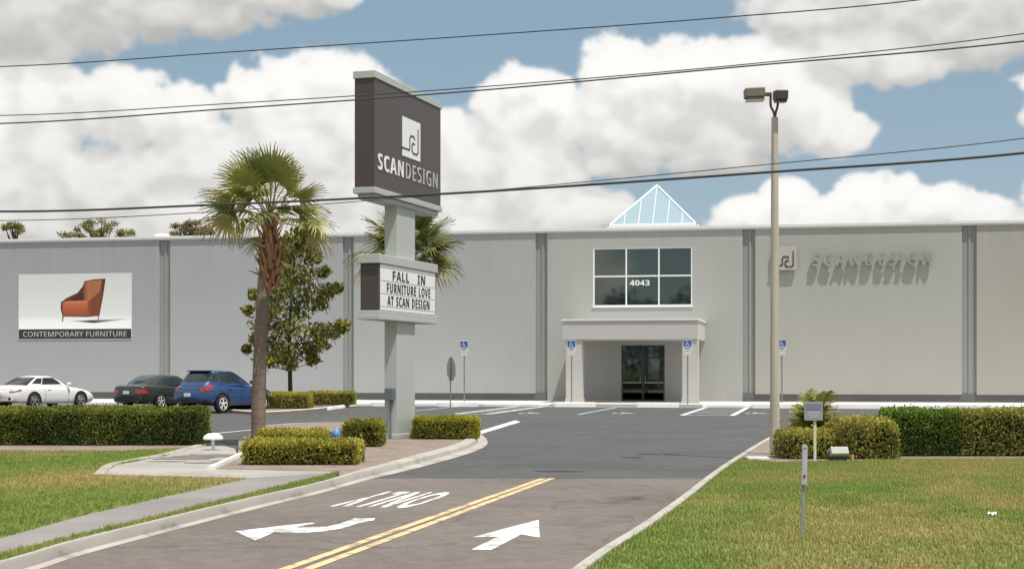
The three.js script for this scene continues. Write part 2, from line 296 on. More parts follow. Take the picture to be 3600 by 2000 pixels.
// the walk before the building and its kerb
struct('store_walk', slab([[-130, KERB_Z - .15], [130, KERB_Z - .15], [130, WALL_Z], [-130, WALL_Z]].map(([x, z]) => new THREE.Vector3(x, 0, z)), -.02, .125), std([1, 1, 1], .85, { map: mulTex(512, 5, [.66, .645, .61], (x, y) => .85 + .25 * fbm(x * 6, y * 6, 5, 6)) }), 'pale concrete walk along the front of the building');
{
  const e0 = onPlane(1385, 1015, KERB_Z).x, e1 = onPlane(1765, 1015, KERB_Z).x, V = (x) => new THREE.Vector3(x, 0, KERB_Z), pr = [[0, 0], [.005, .11], [.03, .13], [.16, .13], [.16, 0]];
  struct('kerb', sweep([V(-130), V(-40), V(e0)], pr, -1), kerbPaint, 'white kerb along the front walk, left of the entrance');
  struct('kerb', sweep([V(e1), V(40), V(130)], pr, -1), kerbPaint, 'white kerb along the front walk, right of the entrance');
  struct('entrance_ramp', sweep([V(e0), V((e0 + e1) / 2), V(e1)], [[-1.0, .003], [0, .128], [.16, .130], [.16, 0]], -1), std([1, 1, 1], .9, { map: mulTex(256, 4, [.20, .20, .195], (x, y) => .8 + .4 * fbm(x * 6, y * 6, 4, 6)) }), 'grey flush ramp before the entrance');
}
// stall markings painted on the lot
{
  const lot = scene.getObjectByName('parking_lot');
  const X = (u) => onPlane(u, 1015, KERB_Z).x;
  const line = (u, mat, w = .16, len = 11.6) => mesh('stall_line', flat(strip2(new THREE.Vector3(X(u), 0, KERB_Z + .05), new THREE.Vector3(X(u), 0, KERB_Z + len), w), .004), mat, lot);
  for (const u of [1302, 1366, 1775, 1880, 2262, 2560]) line(u, paintWhite, .2);
  for (const u of [1296, 1372, 1557, 1160]) line(u, paintBlue);
  for (const [a, b] of [[1775, 1880], [1302, 1366]]) mesh('stall_line', flat([[X(a) - .07, KERB_Z + 11.6], [X(b) + .07, KERB_Z + 11.6], [X(b) + .07, KERB_Z + 11.8], [X(a) - .07, KERB_Z + 11.8]].map(([x, z]) => new THREE.Vector3(x, 0, z)), .004), paintWhite, lot);
  for (const [a, b] of [[1775, 1880], [1302, 1366]]) for (let k = 1; k < 10; k++) mesh('hatch_line', flat(strip2(new THREE.Vector3(X(a) + .1, 0, KERB_Z + k * 1.05 - .3), new THREE.Vector3(X(b) - .1, 0, KERB_Z + k * 1.05 + .5), .10), .004), paintWhite, lot);
  mesh('stop_line', flat([G(1196, 1087), G(1204, 1093), G(1309, 1061), G(1296, 1057)], .004), paintWhite, lot);
  mesh('edge_line', flat(strip2(G(520, 1092), G(640, 1080), .12), .004), paintWhite, lot);
  // dark patches of worn-in oil and sealant
  const blot = (u, v, rx, rz, seed, n = 22) => { const c = G(u, v), l = []; for (let i = 0; i < n; i++) { const a = i / n * 6.283, k = .7 + .6 * vnoise(Math.cos(a) * 2 + seed, Math.sin(a) * 2 + seed); l.push(c.clone().addScaledVector(RIGHT, Math.cos(a) * rx * k).addScaledVector(FWD, Math.sin(a) * rz * k)); } return flat(l, .004); };
  const sealer = std([.035, .036, .037], .9);
  mesh('sealant_patch', blot(1410, 1185, .38, .16, 3), sealer, lot); mesh('sealant_patch', blot(1588, 1150, .22, .22, 9), sealer, lot);
  // wheelchair symbols of the reserved stalls
  const bar = (a, b, w) => { const dx = b[0] - a[0], dy = b[1] - a[1], l = Math.hypot(dx, dy), g = new THREE.PlaneGeometry(l, w); return g.rotateZ(Math.atan2(dy, dx)).translate((a[0] + b[0]) / 2, (a[1] + b[1]) / 2, 0); };
  globalThis.wheelchair = () => join([new THREE.CircleGeometry(.09, 14).translate(-.06, .86, 0), bar([-.06, .74], [-.02, .38], .12), bar([-.04, .6], [.22, .6], .08), bar([-.03, .40], [.24, .40], .10), bar([.22, .42], [.36, .08], .10), bar([.33, .1], [.46, .14], .08), new THREE.RingGeometry(.24, .32, 24, 1, 2.2, 4.3).translate(-.02, .30, 0)]);
  for (const u of [1325, 1562, 1900]) { const c = G(u, 1040); mesh('wheelchair_symbol', globalThis.wheelchair().scale(1.15, 1.5, 1).rotateX(-Math.PI / 2).translate(c.x, .004, c.z), paintWhite, lot); }
}

// ------------------------------------------------------------------ the building
const B = { y0: .125, y1: onPlane(1288, 583, WALL_Z).y };
const store = thing('store_building', 'long grey flat-roofed store building with panelled walls and glass entrance', 'building', [0, 0, 0]);
{
  const wx = (u, v = 800) => onPlane(u, v, WALL_Z).x, wy = (v, u = 1288) => onPlane(u, v, WALL_Z).y;
  const joints = [[400, 428], [862, 890], [1347, 1377], [1868, 1900], [2420, 2457]].map(([a, b]) => [wx(a), wx(b)]);
  const pitch = (joints[4][0] - joints[0][0]) / 4;
  joints.unshift([joints[0][0] - pitch, joints[0][1] - pitch]); joints.unshift([joints[0][0] - pitch, joints[0][1] - pitch]); joints.push([joints.at(-1)[0] + pitch, joints.at(-1)[1] + pitch]);
  const baseTop = B.y0 + .36, top = B.y1;
  const tints = [[.345, .36, .375], [.345, .36, .375], [.365, .38, .395], [.385, .40, .40], [.40, .405, .385], [.395, .395, .36], [.38, .375, .33]];
  const entrance = [[wx(1466), wx(1714), B.y0, 3.2], [wx(1492), wx(1742), wy(770, 1617), wy(622, 1617)]];
  const doorX = [wx(1563), wx(1672)], doorTop = 2.86, win = entrance[1];
  mesh('wall', [box(joints[0][0] + .4, joints.at(-1)[0], B.y0, top - .02, WALL_Z - .42, WALL_Z - .12), box(joints[0][0] + .4, joints[0][0] + .7, B.y0, top - .02, WALL_Z - 40, WALL_Z - .43), box(joints.at(-1)[0] - .3, joints.at(-1)[0], B.y0, top - .02, WALL_Z - 40, WALL_Z - .43), box(joints[0][0] + .4, joints.at(-1)[0], B.y0, top - .02, WALL_Z - 40.3, WALL_Z - 40.01)], jointGrey, store);
  mesh('wall_base', box(joints[0][0] + .4, joints.at(-1)[0], B.y0 - .02, baseTop + .05, WALL_Z - .118, WALL_Z - .07), baseGrey, store);
  for (let i = 0; i < joints.length - 1; i++) {
    const a = joints[i][1], b = joints[i + 1][0], m = stucco(tints[i]);
    if (i === 4) {                                                 // the entrance bay: openings for the window and the doors
      const [x0, x1, y0, y1] = win;
      mesh('wall_panel', [box(a, x0, B.y0 + .0, top - .03, WALL_Z - .119, WALL_Z), box(x1, b, B.y0, top - .03, WALL_Z - .119, WALL_Z), box(x0, x1, y1, top - .03, WALL_Z - .119, WALL_Z), box(x0, x1, doorTop, y0, WALL_Z - .119, WALL_Z), box(x0, doorX[0], B.y0, doorTop, WALL_Z - .119, WALL_Z), box(doorX[1], x1, B.y0, doorTop, WALL_Z - .119, WALL_Z)], m, store);
    } else mesh('wall_panel', box(a, b, baseTop, top - .03, WALL_Z - .119, WALL_Z), m, store);
    mesh('joint_strip', box(joints[i][0] + .30, joints[i][0] + .40, B.y0, top - .05, WALL_Z - .119, WALL_Z - .075), jointGrey, store);
  }
  mesh('roof_coping', [box(joints[0][0] + .38, joints.at(-1)[0] + .04, top - .02, top + .10, WALL_Z - .45, WALL_Z + .10), box(joints[0][0] + .38, joints.at(-1)[0] + .04, top - .09, top - .022, WALL_Z - .121, WALL_Z + .05)], trimLight, store);
  mesh('roof', box(joints[0][0] + .7, joints.at(-1)[0] - .3, top - .7, top - .5, WALL_Z - 40, WALL_Z - .43), std([.55, .55, .53], .9), store);
  // window over the entrance: frame and six panes
  const [x0, x1, y0, y1] = win, bw = .07, cw = (x1 - x0 - bw) / 3, ym = wy(694, 1617);
  const w = new THREE.Group(); w.name = 'window'; store.add(w);
  const fr = [];
  for (let i = 0; i < 4; i++) fr.push(box(x0 + i * cw, x0 + i * cw + bw, y0, y1, WALL_Z - .10, WALL_Z - .02));
  for (let i = 0; i < 3; i++) for (const y of [y0, ym - bw / 2, y1 - bw]) fr.push(box(x0 + i * cw + bw, x0 + (i + 1) * cw, y, y + bw, WALL_Z - .097, WALL_Z - .023));
  fr.push(box(x0 - .04, x1 + .04, y0 - .05, y0 - .001, WALL_Z - .02, WALL_Z + .05));
  mesh('window_frame', fr, whiteMetal, w);
  for (let i = 0; i < 3; i++) for (const [a, b] of [[y0 + bw, ym - bw / 2], [ym + bw / 2, y1 - bw]]) {
    const pane = new THREE.PlaneGeometry(cw - bw, b - a), t = (hash(i, a) - .5) * .004; pane.rotateY(t).rotateX((hash(a, i) - .5) * .004).translate(x0 + i * cw + bw + (cw - bw) / 2, (a + b) / 2, WALL_Z - .065);
    mesh('pane', pane, glassDark, w);
  }
  { // house number on the middle lower pane
    const g = new TextGeometry('4043', { font: bold, size: .26, depth: .012, curveSegments: 4 }); g.computeBoundingBox(); const bb = g.boundingBox;
    mesh('house_number', g.scale(1.25, 1, 1).translate((x0 + x1) / 2 - (bb.max.x - bb.min.x) * .625 - .02, ym - .46, WALL_Z - .06), whiteMetal, w);
  }
  // double doors
  const d = new THREE.Group(); d.name = 'entrance_door'; store.add(d);
  const frameDark = std([.05, .055, .055], .4, { metalness: .4 });
  const dm = (doorX[0] + doorX[1]) / 2, bars = [];
  for (const x of [doorX[0], dm - .05, doorX[1] - .07]) bars.push(box(x, x + (x === dm - .05 ? .10 : .07), B.y0, doorTop, WALL_Z - .10, WALL_Z - .04));
  for (const y of [B.y0, 2.2, doorTop - .08]) for (const [a, b] of [[doorX[0] + .07, dm - .05], [dm + .05, doorX[1] - .07]]) bars.push(box(a, b, y, y + .08, WALL_Z - .098, WALL_Z - .042));
  mesh('door_frame', bars, frameDark, d);
  for (const [a, b] of [[doorX[0] + .07, dm - .05], [dm + .05, doorX[1] - .07]]) {
    mesh('pane', new THREE.PlaneGeometry(b - a, 2.2 - B.y0 - .08).translate((a + b) / 2, (2.2 + B.y0 + .08) / 2, WALL_Z - .07), glassDark, d);
    mesh('pane', new THREE.PlaneGeometry(b - a, .5).translate((a + b) / 2, 2.53, WALL_Z - .07), glassDark, d);
  }
  for (const s of [-1, 1]) mesh('handle', tube([[0, 0, 0], [0, 0, .06], [0, .35, .06], [0, .35, 0]].map(([x, y, z]) => new THREE.Vector3(dm + s * .13 + x, 1.0 + y, WALL_Z - .04 + z)), .015, 14, 6), steel, d);
  for (const s of [-1, 1]) mesh('push_bar', box(s < 0 ? doorX[0] + .07 : dm + .05, s < 0 ? dm - .05 : doorX[1] - .07, 1.0, 1.06, WALL_Z - .068, WALL_Z - .03), steel, d);
  // canopy on two square columns
  const CZ = WALL_Z + 4.6, cx = (u) => onPlane(u, 830, CZ).x, cy = (v) => onPlane(1600, v, CZ).y;
  const can = new THREE.Group(); can.name = 'entrance_canopy'; store.add(can);
  const cl = cx(1415), cr = cx(1755), cb = cy(853), ct = cy(806), pale = stucco([.52, .51, .49]);
  mesh('canopy_slab', box(cl, cr, cb, ct - .001, WALL_Z + .001, CZ), pale, can);
  mesh('canopy_coping', box(cl - .05, cr + .05, ct, ct + .09, WALL_Z + .001, CZ + .05), trimLight, can);
  for (const [a, b] of [[1423, 1463], [1716, 1755]]) mesh('column', [box(cx(a), cx(b), B.y0 + .2, cb - .001, CZ - .80, CZ - .06), box(cx(a) - .03, cx(b) + .03, B.y0, B.y0 + .2, CZ - .83, CZ - .03)], pale, can);
  // glass pyramid on the roof
  const sz = WALL_Z - 4.2, p0 = onPlane(1533, 568, sz), p1 = onPlane(1751, 568, sz), ap = onPlane(1660, 466, sz - 2.1);
  const mx = (p0.x + p1.x) / 2, hw = (p1.x - p0.x) / 2, apex = new THREE.Vector3(mx, ap.y, sz - hw);
  const sk = new THREE.Group(); sk.name = 'skylight'; store.add(sk);
  const cor = [[-1, 0], [1, 0], [1, -2], [-1, -2]].map(([a, b]) => new THREE.Vector3(mx + a * hw, p0.y, sz + b * hw));
  mesh('skylight_kerb', box(mx - hw - .1, mx + hw + .1, top - .5, p0.y - .02, sz - 2 * hw - .1, sz + .1), whiteMetal, sk);
  const glz = new THREE.MeshPhysicalMaterial({ color: new THREE.Color().setRGB(.31, .415, .465), roughness: .25, ior: 1.5 });
  const rails = [];
  for (let i = 0; i < 4; i++) {
    const a = cor[i], b = cor[(i + 1) % 4], n = 6;
    rails.push(tube([a, a.clone().lerp(apex, .5), apex], .075, 2, 6), tube([a, a.clone().lerp(b, .5), b], .075, 2, 6));
    for (let k = 0; k < n; k++) {                                  // each glazing strip runs up to the hips
      const q = (s) => { const bpt = a.clone().lerp(b, s), m = 1 - Math.abs(2 * s - 1); return [bpt, bpt.clone().lerp(a.clone().lerp(b, .5).lerp(apex, 1), 0).add(apex.clone().sub(a.clone().lerp(b, .5)).multiplyScalar(m))]; };
      const [l0, l1] = q(k / n), [r0, r1] = q((k + 1) / n), g = new THREE.BufferGeometry();
      g.setAttribute('position', new THREE.Float32BufferAttribute([...l0, ...r0, ...r1, ...l0, ...r1, ...l1].flatMap((v) => v), 3));
      g.computeVertexNormals(); mesh('pane', g, glz, sk);
      if (k) rails.push(tube([l0, l0.clone().lerp(l1, .5), l1], .028, 2, 5));
    }
  }
  mesh('skylight_frame', rails, std([.66, .72, .75], .4), sk);
  const rv = P(408, 596, 82); mesh('roof_vent', [new THREE.SphereGeometry(.5, 16, 8, 0, 6.283, 0, 1.571).scale(1, .5, 1).translate(rv.x, rv.y - .06, rv.z), cyl(.36, .36, rv.y - .06 - top + .5, rv.x, top - .5, rv.z, 14)], whiteMetal, store);
  globalThis.wallGeom = { wx, wy, CZ, cx };
}
const capSize = new Map();
function capOf(font) { if (!capSize.has(font)) { const g = new TextGeometry('N', { font, size: 1, depth: .1 }); g.computeBoundingBox(); capSize.set(font, g.boundingBox.max.y); } return capSize.get(font); }
function glyph(font, ch, cap, depth, stretch = 1) {
  const size = cap / capOf(font), g = new TextGeometry(ch, { font, size, depth, curveSegments: 4 });
  const a = font.data.glyphs[ch].ha / font.data.resolution * size;
  return { g: g.scale(stretch, 1, 1), a: a * stretch };
}
function logoStrokes(s, w, depth, z) {
  const bar = (a, b) => { const dx = b[0] - a[0], dy = b[1] - a[1], l = Math.hypot(dx, dy) + w * .8; return new THREE.BoxGeometry(l, w, depth).rotateZ(Math.atan2(dy, dx)).translate((a[0] + b[0]) / 2, (a[1] + b[1]) / 2, z); };
  const out = [];
  for (const path of [[[0, .2], [.36, .2], [.4, .26], [.4, .5], [.46, .58], [.62, .58], [.66, .52]], [[.66, .40], [.56, .40], [.52, .34], [.52, .22], [.58, .15], [.80, .15], [.86, .22], [.86, .80]]])
    for (let i = 0; i < path.length - 1; i++) out.push(bar(path[i].map((v) => v * s), path[i + 1].map((v) => v * s)));
  return out;
}
const pinGeo = new THREE.CylinderGeometry(.011, .011, .13, 5).rotateX(Math.PI / 2);
{ // the letters and plate that stand off the wall
  const { wx, wy } = globalThis.wallGeom, letterMat = std([.31, .31, .295], .6), off = .10;
  const x0 = wx(2042), x1 = wx(2352), yb = wy(668, 2200), cap = wy(635, 2200) - yb;
  const sign = thing('wall_lettering', 'raised pale store letters high on the right wall panel, casting long shadows', 'sign', [x0, yb, WALL_Z + off]);
  let x = 0; const items = [];
  for (const [i, ch] of [...'SCANDESIGN'].entries()) { const q = glyph(i < 4 ? bold : regular, ch, cap, .13, 1); items.push([q, x, ch]); x += q.a + .06; }
  const k = (x1 - x0) / x;
  for (const [q, px] of items) { const m = mesh('letter', q.g, letterMat, sign); m.position.x = px * k; m.scale.x = k; }
  for (const [q, px] of items) for (const h of [.15, .8]) mesh('mounting_pin', pinGeo, steel, sign).position.set(px * k + q.a * k * .45, cap * h, -off / 2);
  const s = wy(622, 1975) - wy(680, 1975), lx = wx(2004) - s;
  const lg = thing('wall_logo', 'square store emblem plate on the wall beside the lamp post', 'sign', [lx, wy(680, 1975), WALL_Z + .14]);
  mesh('plate', [rbox(s, s, .12, .01, s / 2, s / 2, .0)], std([.43, .42, .39], .6), lg);
  mesh('emblem', logoStrokes(s, s * .055, .02, .07), std([.09, .09, .09], .5), lg);
  for (const [a, b] of [[.1, .1], [.9, .1], [.1, .9], [.9, .9]]) mesh('mounting_pin', pinGeo, steel, lg).position.set(a * s, b * s, -.10);
}
{ // printed wall banner
  const { wx, wy } = globalThis.wallGeom, x0 = wx(48), x1 = wx(331), y0 = wy(852, 190), y1 = wy(690, 190);
  const c = document.createElement('canvas'); c.width = 1024; c.height = 590; const k = c.getContext('2d');
  const bg = k.createLinearGradient(0, 0, 0, 500); bg.addColorStop(0, '#d2d2d2'); bg.addColorStop(.75, '#dcdedd'); bg.addColorStop(.85, '#f0f2f2'); bg.addColorStop(1, '#f4f6f6');
  k.fillStyle = bg; k.fillRect(0, 0, 1024, 590);
  const X = (x) => (x - 135) / 2020 * 1024, Y = (y) => (y - 160) / 1115 * 590;
  const poly = (pts, f) => { k.fillStyle = f; k.beginPath(); pts.forEach(([x, y], i) => i ? k.lineTo(X(x), Y(y)) : k.moveTo(X(x), Y(y))); k.closePath(); k.fill(); };
  const sh = k.createLinearGradient(X(1000), 0, X(2100), 0); sh.addColorStop(0, 'rgba(80,80,80,0)'); sh.addColorStop(.4, 'rgba(60,58,60,.95)'); sh.addColorStop(1, 'rgba(90,90,90,.1)');
  poly([[1000, 965], [1300, 958], [1700, 945], [2090, 930], [2100, 945], [1800, 975], [1500, 1005], [1250, 985]], sh);
  const g1_ = k.createLinearGradient(X(1280), 0, X(1700), 0); g1_.addColorStop(0, '#5a3424'); g1_.addColorStop(.25, '#a8694a'); g1_.addColorStop(.5, '#a5673b'); g1_.addColorStop(.8, '#a86a52'); g1_.addColorStop(1, '#4b3026');
  poly([[900, 640], [1000, 570], [1200, 480], [1290, 370], [1325, 280], [1500, 250], [1700, 240], [1660, 520], [1590, 880], [1380, 900], [930, 890], [895, 760]], '#5b2d1a');
  poly([[1290, 520], [1300, 380], [1340, 290], [1500, 268], [1640, 262], [1600, 470], [1480, 580], [1380, 640], [1270, 620]], g1_);
  poly([[1060, 590], [1200, 520], [1300, 480], [1310, 610], [1150, 620]], '#4a2010');
  const g2_ = k.createLinearGradient(0, Y(600), 0, Y(890)); g2_.addColorStop(0, '#cf7f58'); g2_.addColorStop(.4, '#b25c34'); g2_.addColorStop(1, '#8d4a34');
  poly([[930, 650], [990, 620], [1380, 615], [1385, 885], [935, 880]], g2_);
  poly([[1385, 640], [1480, 560], [1640, 420], [1590, 880], [1390, 888]], '#7a3d26');
  poly([[1385, 640], [1420, 610], [1420, 885], [1390, 888]], '#8a4d1c');
  poly([[925, 885], [950, 885], [935, 980], [920, 980]], '#55382c'); poly([[1560, 880], [1580, 880], [1575, 950], [1562, 950]], '#55382c');
  poly([[135, 1105], [2155, 1105], [2155, 1275], [135, 1275]], '#2b2d2e');
  k.fillStyle = '#b9bcbe'; k.font = '500 66px sans-serif'; k.textAlign = 'center'; k.textBaseline = 'middle';
  k.save(); k.translate(512, Y(1192)); k.scale(950 / k.measureText('CONTEMPORARY FURNITURE').width, 1); k.fillText('CONTEMPORARY FURNITURE', 0, 0); k.restore();
  const t = new THREE.CanvasTexture(c); t.colorSpace = THREE.SRGBColorSpace;
  const ban = thing('wall_banner', 'wall banner with a brown leather armchair above black lettering strip', 'banner', [(x0 + x1) / 2, (y0 + y1) / 2, WALL_Z]);
  mesh('printed_sheet', new THREE.PlaneGeometry(x1 - x0, y1 - y0).translate(0, 0, .036), std([1, 1, 1], .6, { map: t }), ban);
  mesh('banner_frame', rbox(x1 - x0 + .06, y1 - y0 + .06, .03, .01, 0, 0, .018), std([.62, .62, .62], .5), ban);
}

// ------------------------------------------------------------------ the tall sign
{
  const near = P(942, 930, 32.2), d = FWD.clone().multiplyScalar(Math.cos(.304)).addScaledVector(RIGHT, Math.sin(.304)), phi = Math.atan2(-d.z, d.x);
  const n = new THREE.Vector3(Math.sin(phi), 0, Math.cos(phi)), L = 4.1, T = .46;
  const mid = near.clone().addScaledVector(d, L / 2).addScaledVector(n, -T / 2); mid.y = .112;
  const s = thing('pylon_sign', 'tall brown store sign cabinet above a letter board on one pale post', 'sign', mid, phi);
  const Y = (v, z) => EYE + (HOR - v) / FOC * z - .112, y0 = Y(470, 32.2), y1 = Y(196, 32.2);
  const pb = (x0, x1, ya, yb, t) => boxUV(new RoundedBoxGeometry(x1 - x0, yb - ya, t, 2, .012).translate((x0 + x1) / 2, (ya + yb) / 2, 0));
  mesh('post', [pb(-.56, .56, 0, y0 - .2, .30), pb(-.60, .60, 0, .10, .36)], signPale, s);
  mesh('sign_cabinet', pb(-L / 2, L / 2, y0, y1, T), signBrown, s);
  mesh('cabinet_cap', [pb(-L / 2 - .03, L / 2 + .03, y1 + .002, y1 + .16, T + .05)], signPale, s);
  mesh('cabinet_cap', [pb(-L / 2 - .03, L / 2 + .03, y0 - .13, y0 - .002, T + .06), pb(-L / 2 + .1, L / 2 - .1, y0 - .24, y0 - .132, T - .06)], signPale, s);
  const white = std([.82, .82, .82], .45), ink = std([.03, .03, .03], .6);
  // emblem and name on both faces of the cabinet
  for (const side of [1, -1]) {
    const f = new THREE.Group(); f.name = 'sign_face'; f.rotation.y = side > 0 ? 0 : Math.PI; s.add(f);
    const lw = 1.12, lh = .88, lx = -.36, ly = y1 - .56 - lh;
    mesh('emblem_plate', rbox(lw, lh, .012, .003, lx + lw / 2 - .1, ly + lh / 2, T / 2 + .007), white, f);
    const st = logoStrokes(1, .05, .006, 0).map((g) => g.scale(lw, lh, 1).translate(lx - .1, ly, T / 2 + .015));
    mesh('emblem', st, signBrown, f);
    const cap = .345; let x = 0; const it = [];
    for (const [i, ch] of [...'SCANDESIGN'].entries()) { const q = glyph(i < 4 ? bold : regular, ch, cap, .014, 1.28); it.push([q, x, i]); x += q.a + .055; }
    const k = 3.78 / x;
    for (const [q, px, i] of it) { const m = mesh('letter', q.g, i < 4 ? white : std([.52, .52, .54], .5), f); m.position.set(-1.89 + px * k, y0 + .40, T / 2 + .002); m.scale.x = k; }
  }
  // letter board
  const b0 = Y(780, 32.5), b1 = Y(662, 32.5), xl = -L / 2 + .28, xr = -L / 2 + 3.78;
  mesh('board_cabinet', pb(xl, xr, b0, b1, T - .03), signBrown, s);
  mesh('board_cap', pb(xl - .06, xr + .06, b1 + .002, b1 + .20, T + .05), signPale, s);
  mesh('board_cap', [pb(xl - .03, xr + .03, b0 - .10, b0 - .002, T + .02), pb(xl - .06, xr + .06, b0 - .20, b0 - .102, T + .05)], signPale, s);
  for (const side of [1, -1]) {
    const f = new THREE.Group(); f.name = 'board_face'; f.rotation.y = side > 0 ? 0 : Math.PI; s.add(f);
    const ox = side > 0 ? (xl + xr) / 2 : -(xl + xr) / 2;
    mesh('letter_panel', rbox(xr - xl - .12, b1 - b0 - .02, .012, .003, ox, (b0 + b1) / 2, (T - .03) / 2 + .007), white, f);
    mesh('letter_track', [0, 1, 2, 3].map((i) => new THREE.BoxGeometry(xr - xl - .14, .008, .008).translate(ox, b0 + .10 + i * .28, (T - .03) / 2 + .016)), std([.6, .6, .6], .4), f);
    [['FALL   IN', 2.1, .68], ['FURNITURE LOVE', 2.75, .40], ['AT SCAN DESIGN', 2.65, .12]].forEach(([line, wd, fy]) => {
      let x = 0; const it = [], cap = .21;
      for (const ch of line) { if (ch === ' ') { x += .13; continue; } const q = glyph(bold, ch, cap, .006, 1.15); it.push([q, x]); x += q.a + .02; }
      const k = wd / x; for (const [q, px] of it) { const m = mesh('letter', q.g, ink, f); m.position.set(ox - wd / 2 + px * k + .02, b0 + fy, (T - .03) / 2 + .014); m.scale.x = k; }
    });
  }
  mesh('junction_box', [rbox(.16, .26, .2, .01, -.66, 1.0, .02), new THREE.CylinderGeometry(.02, .02, 1.0, 8).translate(-.62, .5, .02)], std([.12, .15, .16], .6), s);
  mesh('bracket', rbox(.1, .16, .08, .01, .61, b0 - .34, 0), darkMetal, s);
}

// ------------------------------------------------------------------ parking lot furniture
{ // light pole
  const base = P(1949, 930, 27.5); base.y = .11;
  const s = thing('lamp_post', 'tall tan concrete lamp post with two brown floodlight heads', 'street lamp', base, YAW);
  const top = EYE + (HOR - 296) / FOC * 27.5 - .11;
  const gp = new THREE.CylinderGeometry(.062, .095, top, 8).rotateY(Math.PI / 8).translate(0, top / 2, 0);
  gp.attributes.uv.array.forEach((v, i, a) => { a[i] = i % 2 ? v * top : v * .8; });
  mesh('pole', gp, std([1, 1, 1], .85, { map: mulTex(512, 3, [.50, .455, .385], (x, y) => .8 + .35 * fbm(x * 10, y * 4, 5, 4) + (hash(x * 512, y * 512) - .5) * .2) }), s);
  const bronze = std([.075, .06, .05], .5);
  mesh('bracket', [tube([[0, top - .08, 0], [-.02, top + .1, 0], [-.07, top + .2, 0], [-.075, top + .42, 0]].map((p) => new THREE.Vector3(...p)), .022, 14, 8), tube([[0, top - .08, 0], [.02, top + .1, 0], [.05, top + .2, 0], [.055, top + .40, .02]].map((p) => new THREE.Vector3(...p)), .022, 14, 8), new THREE.BoxGeometry(.2, .06, .06).translate(-.16, top + .42, 0)], bronze, s);
  const h1 = new THREE.Group(); h1.name = 'floodlight'; h1.position.set(-.37, top + .42, 0); h1.rotation.z = .05; s.add(h1);
  mesh('lamp_housing', [rbox(.36, .17, .28, .02, 0, .02, 0), rbox(.30, .06, .24, .01, .01, -.085, 0)], std([.17, .15, .115], .5), h1); mesh('lens', rbox(.33, .012, .25, .004, 0, -.118, 0), std([.4, .4, .37], .2), h1);
  const h2 = new THREE.Group(); h2.name = 'floodlight'; h2.position.set(.09, top + .39, .08); h2.rotation.x = .1; s.add(h2);
  mesh('lamp_housing', [rbox(.23, .17, .34, .02), rbox(.20, .05, .28, .01, 0, -.10, 0)], bronze, h2); mesh('lens', rbox(.18, .012, .26, .004, 0, -.13, 0), std([.4, .4, .37], .2), h2);
  const cp = G(1906, 1157, .1), pl = thing('concrete_pad', 'small white concrete pad beside the lamp post foot', 'pad', [cp.x, .10, cp.z], YAW);
  mesh('slab', rbox(.36, .06, .2, .015, 0, .03, 0), kerbPaint, pl);
}
{ // reserved-parking signs along the walk
  const { CZ } = globalThis.wallGeom, blue = std([.035, .11, .33], .5);
  const places = [[1168, 866, 'left of the entrance, apart from the columns'], [1438, 857, 'before the left entrance column'], [1730, 861, 'before the right entrance column'], [1967, 864, 'just right of the lamp post']];
  let first;
  for (const [u, v, where] of places) {
    const b = onPlane(u, 1015, KERB_Z - .45), top = onPlane(u, v - 9, KERB_Z - .45).y - .125;
    let t;
    if (!first) {
      t = first = thing('parking_sign', '', 'sign', [b.x, .125, b.z]);
      mesh('post', [cyl(.03, .03, 1.0, 0, 0, 0, 8).scale(1, top - .02, 1)], steel, t);
      const pl = mesh('sign_panel', rbox(.36, .48, .012, .004, 0, top - .24, .038), std([.75, .77, .78], .5), t);
      mesh('blue_field', rbox(.34, .28, .006, .002, 0, top - .16, .047), blue, t);
      mesh('wheelchair_symbol', globalThis.wheelchair().scale(.24, .24, 1).translate(-.02, top - .28, .052), paintWhite, t);
      mesh('text_line', [0, 1].map((i) => new THREE.BoxGeometry(.24, .022, .003).translate(0, top - .36 - i * .05, .046)), blue, t);
      mesh('penalty_plate', rbox(.30, .16, .01, .003, 0, top - .60, .038), std([.7, .66, .64], .5), t);
    } else { t = first.clone(); t.name = numbered('parking_sign'); scene.add(t); t.position.set(b.x, .125, b.z); }
    tag(t, 'blue wheelchair parking sign on a thin post ' + where, 'sign', 'reserved parking signs before the building');
  }
  // stop sign seen from behind, nearly edge on
  const b = G(1133, 1028), top = P(1133, 897, FOC * EYE / (98)).y;
  const st = thing('stop_sign', 'octagonal sign seen obliquely from behind by the lot', 'sign', [b.x, 0, b.z], -1.16 + YAW);
  mesh('post', cyl(.03, .03, top - .04, 0, 0, 0, 8), steel, st);
  const oct = (r, w) => new THREE.CylinderGeometry(r, r, w, 8).rotateY(Math.PI / 8).rotateX(Math.PI / 2);
  mesh('sign_back', oct(.54, .01).translate(0, top - .52, -.04), std([.42, .41, .34], .6), st);
  mesh('sign_front', oct(.53, .003).translate(0, top - .52, -.048), std([.5, .03, .03], .5), st);
}
{ // wheel stops
  const put = [[985, 'behind the island shrubs'], [1152, 'behind the octagonal sign'], [1446, 'before the left entrance column'], [1654, 'between the entrance door and the right column'], [1945, 'behind the lamp post'], [2160, 'behind the feathery shrub'], [2440, 'above the olive hedge']];
  const s = new THREE.Shape([[-.10, 0], [.10, 0], [.075, .15], [.04, .18], [-.04, .18], [-.075, .15]].map((p) => new THREE.Vector2(...p)));
  const geo = boxUV(new THREE.ExtrudeGeometry(s, { depth: 1.78, bevelEnabled: true, bevelThickness: .04, bevelSize: .02, bevelSegments: 2 }).rotateY(Math.PI / 2).translate(-.89, .0, 0));
  for (const [u, where] of put) { const b = onPlane(u, 1018, KERB_Z + .75), t = mesh('wheel_stop', geo, kerbPaint); t.position.set(b.x, .02, b.z); tag(t, 'white concrete wheel stop ' + where, 'wheel stop', 'wheel stops along the front walk'); }
}
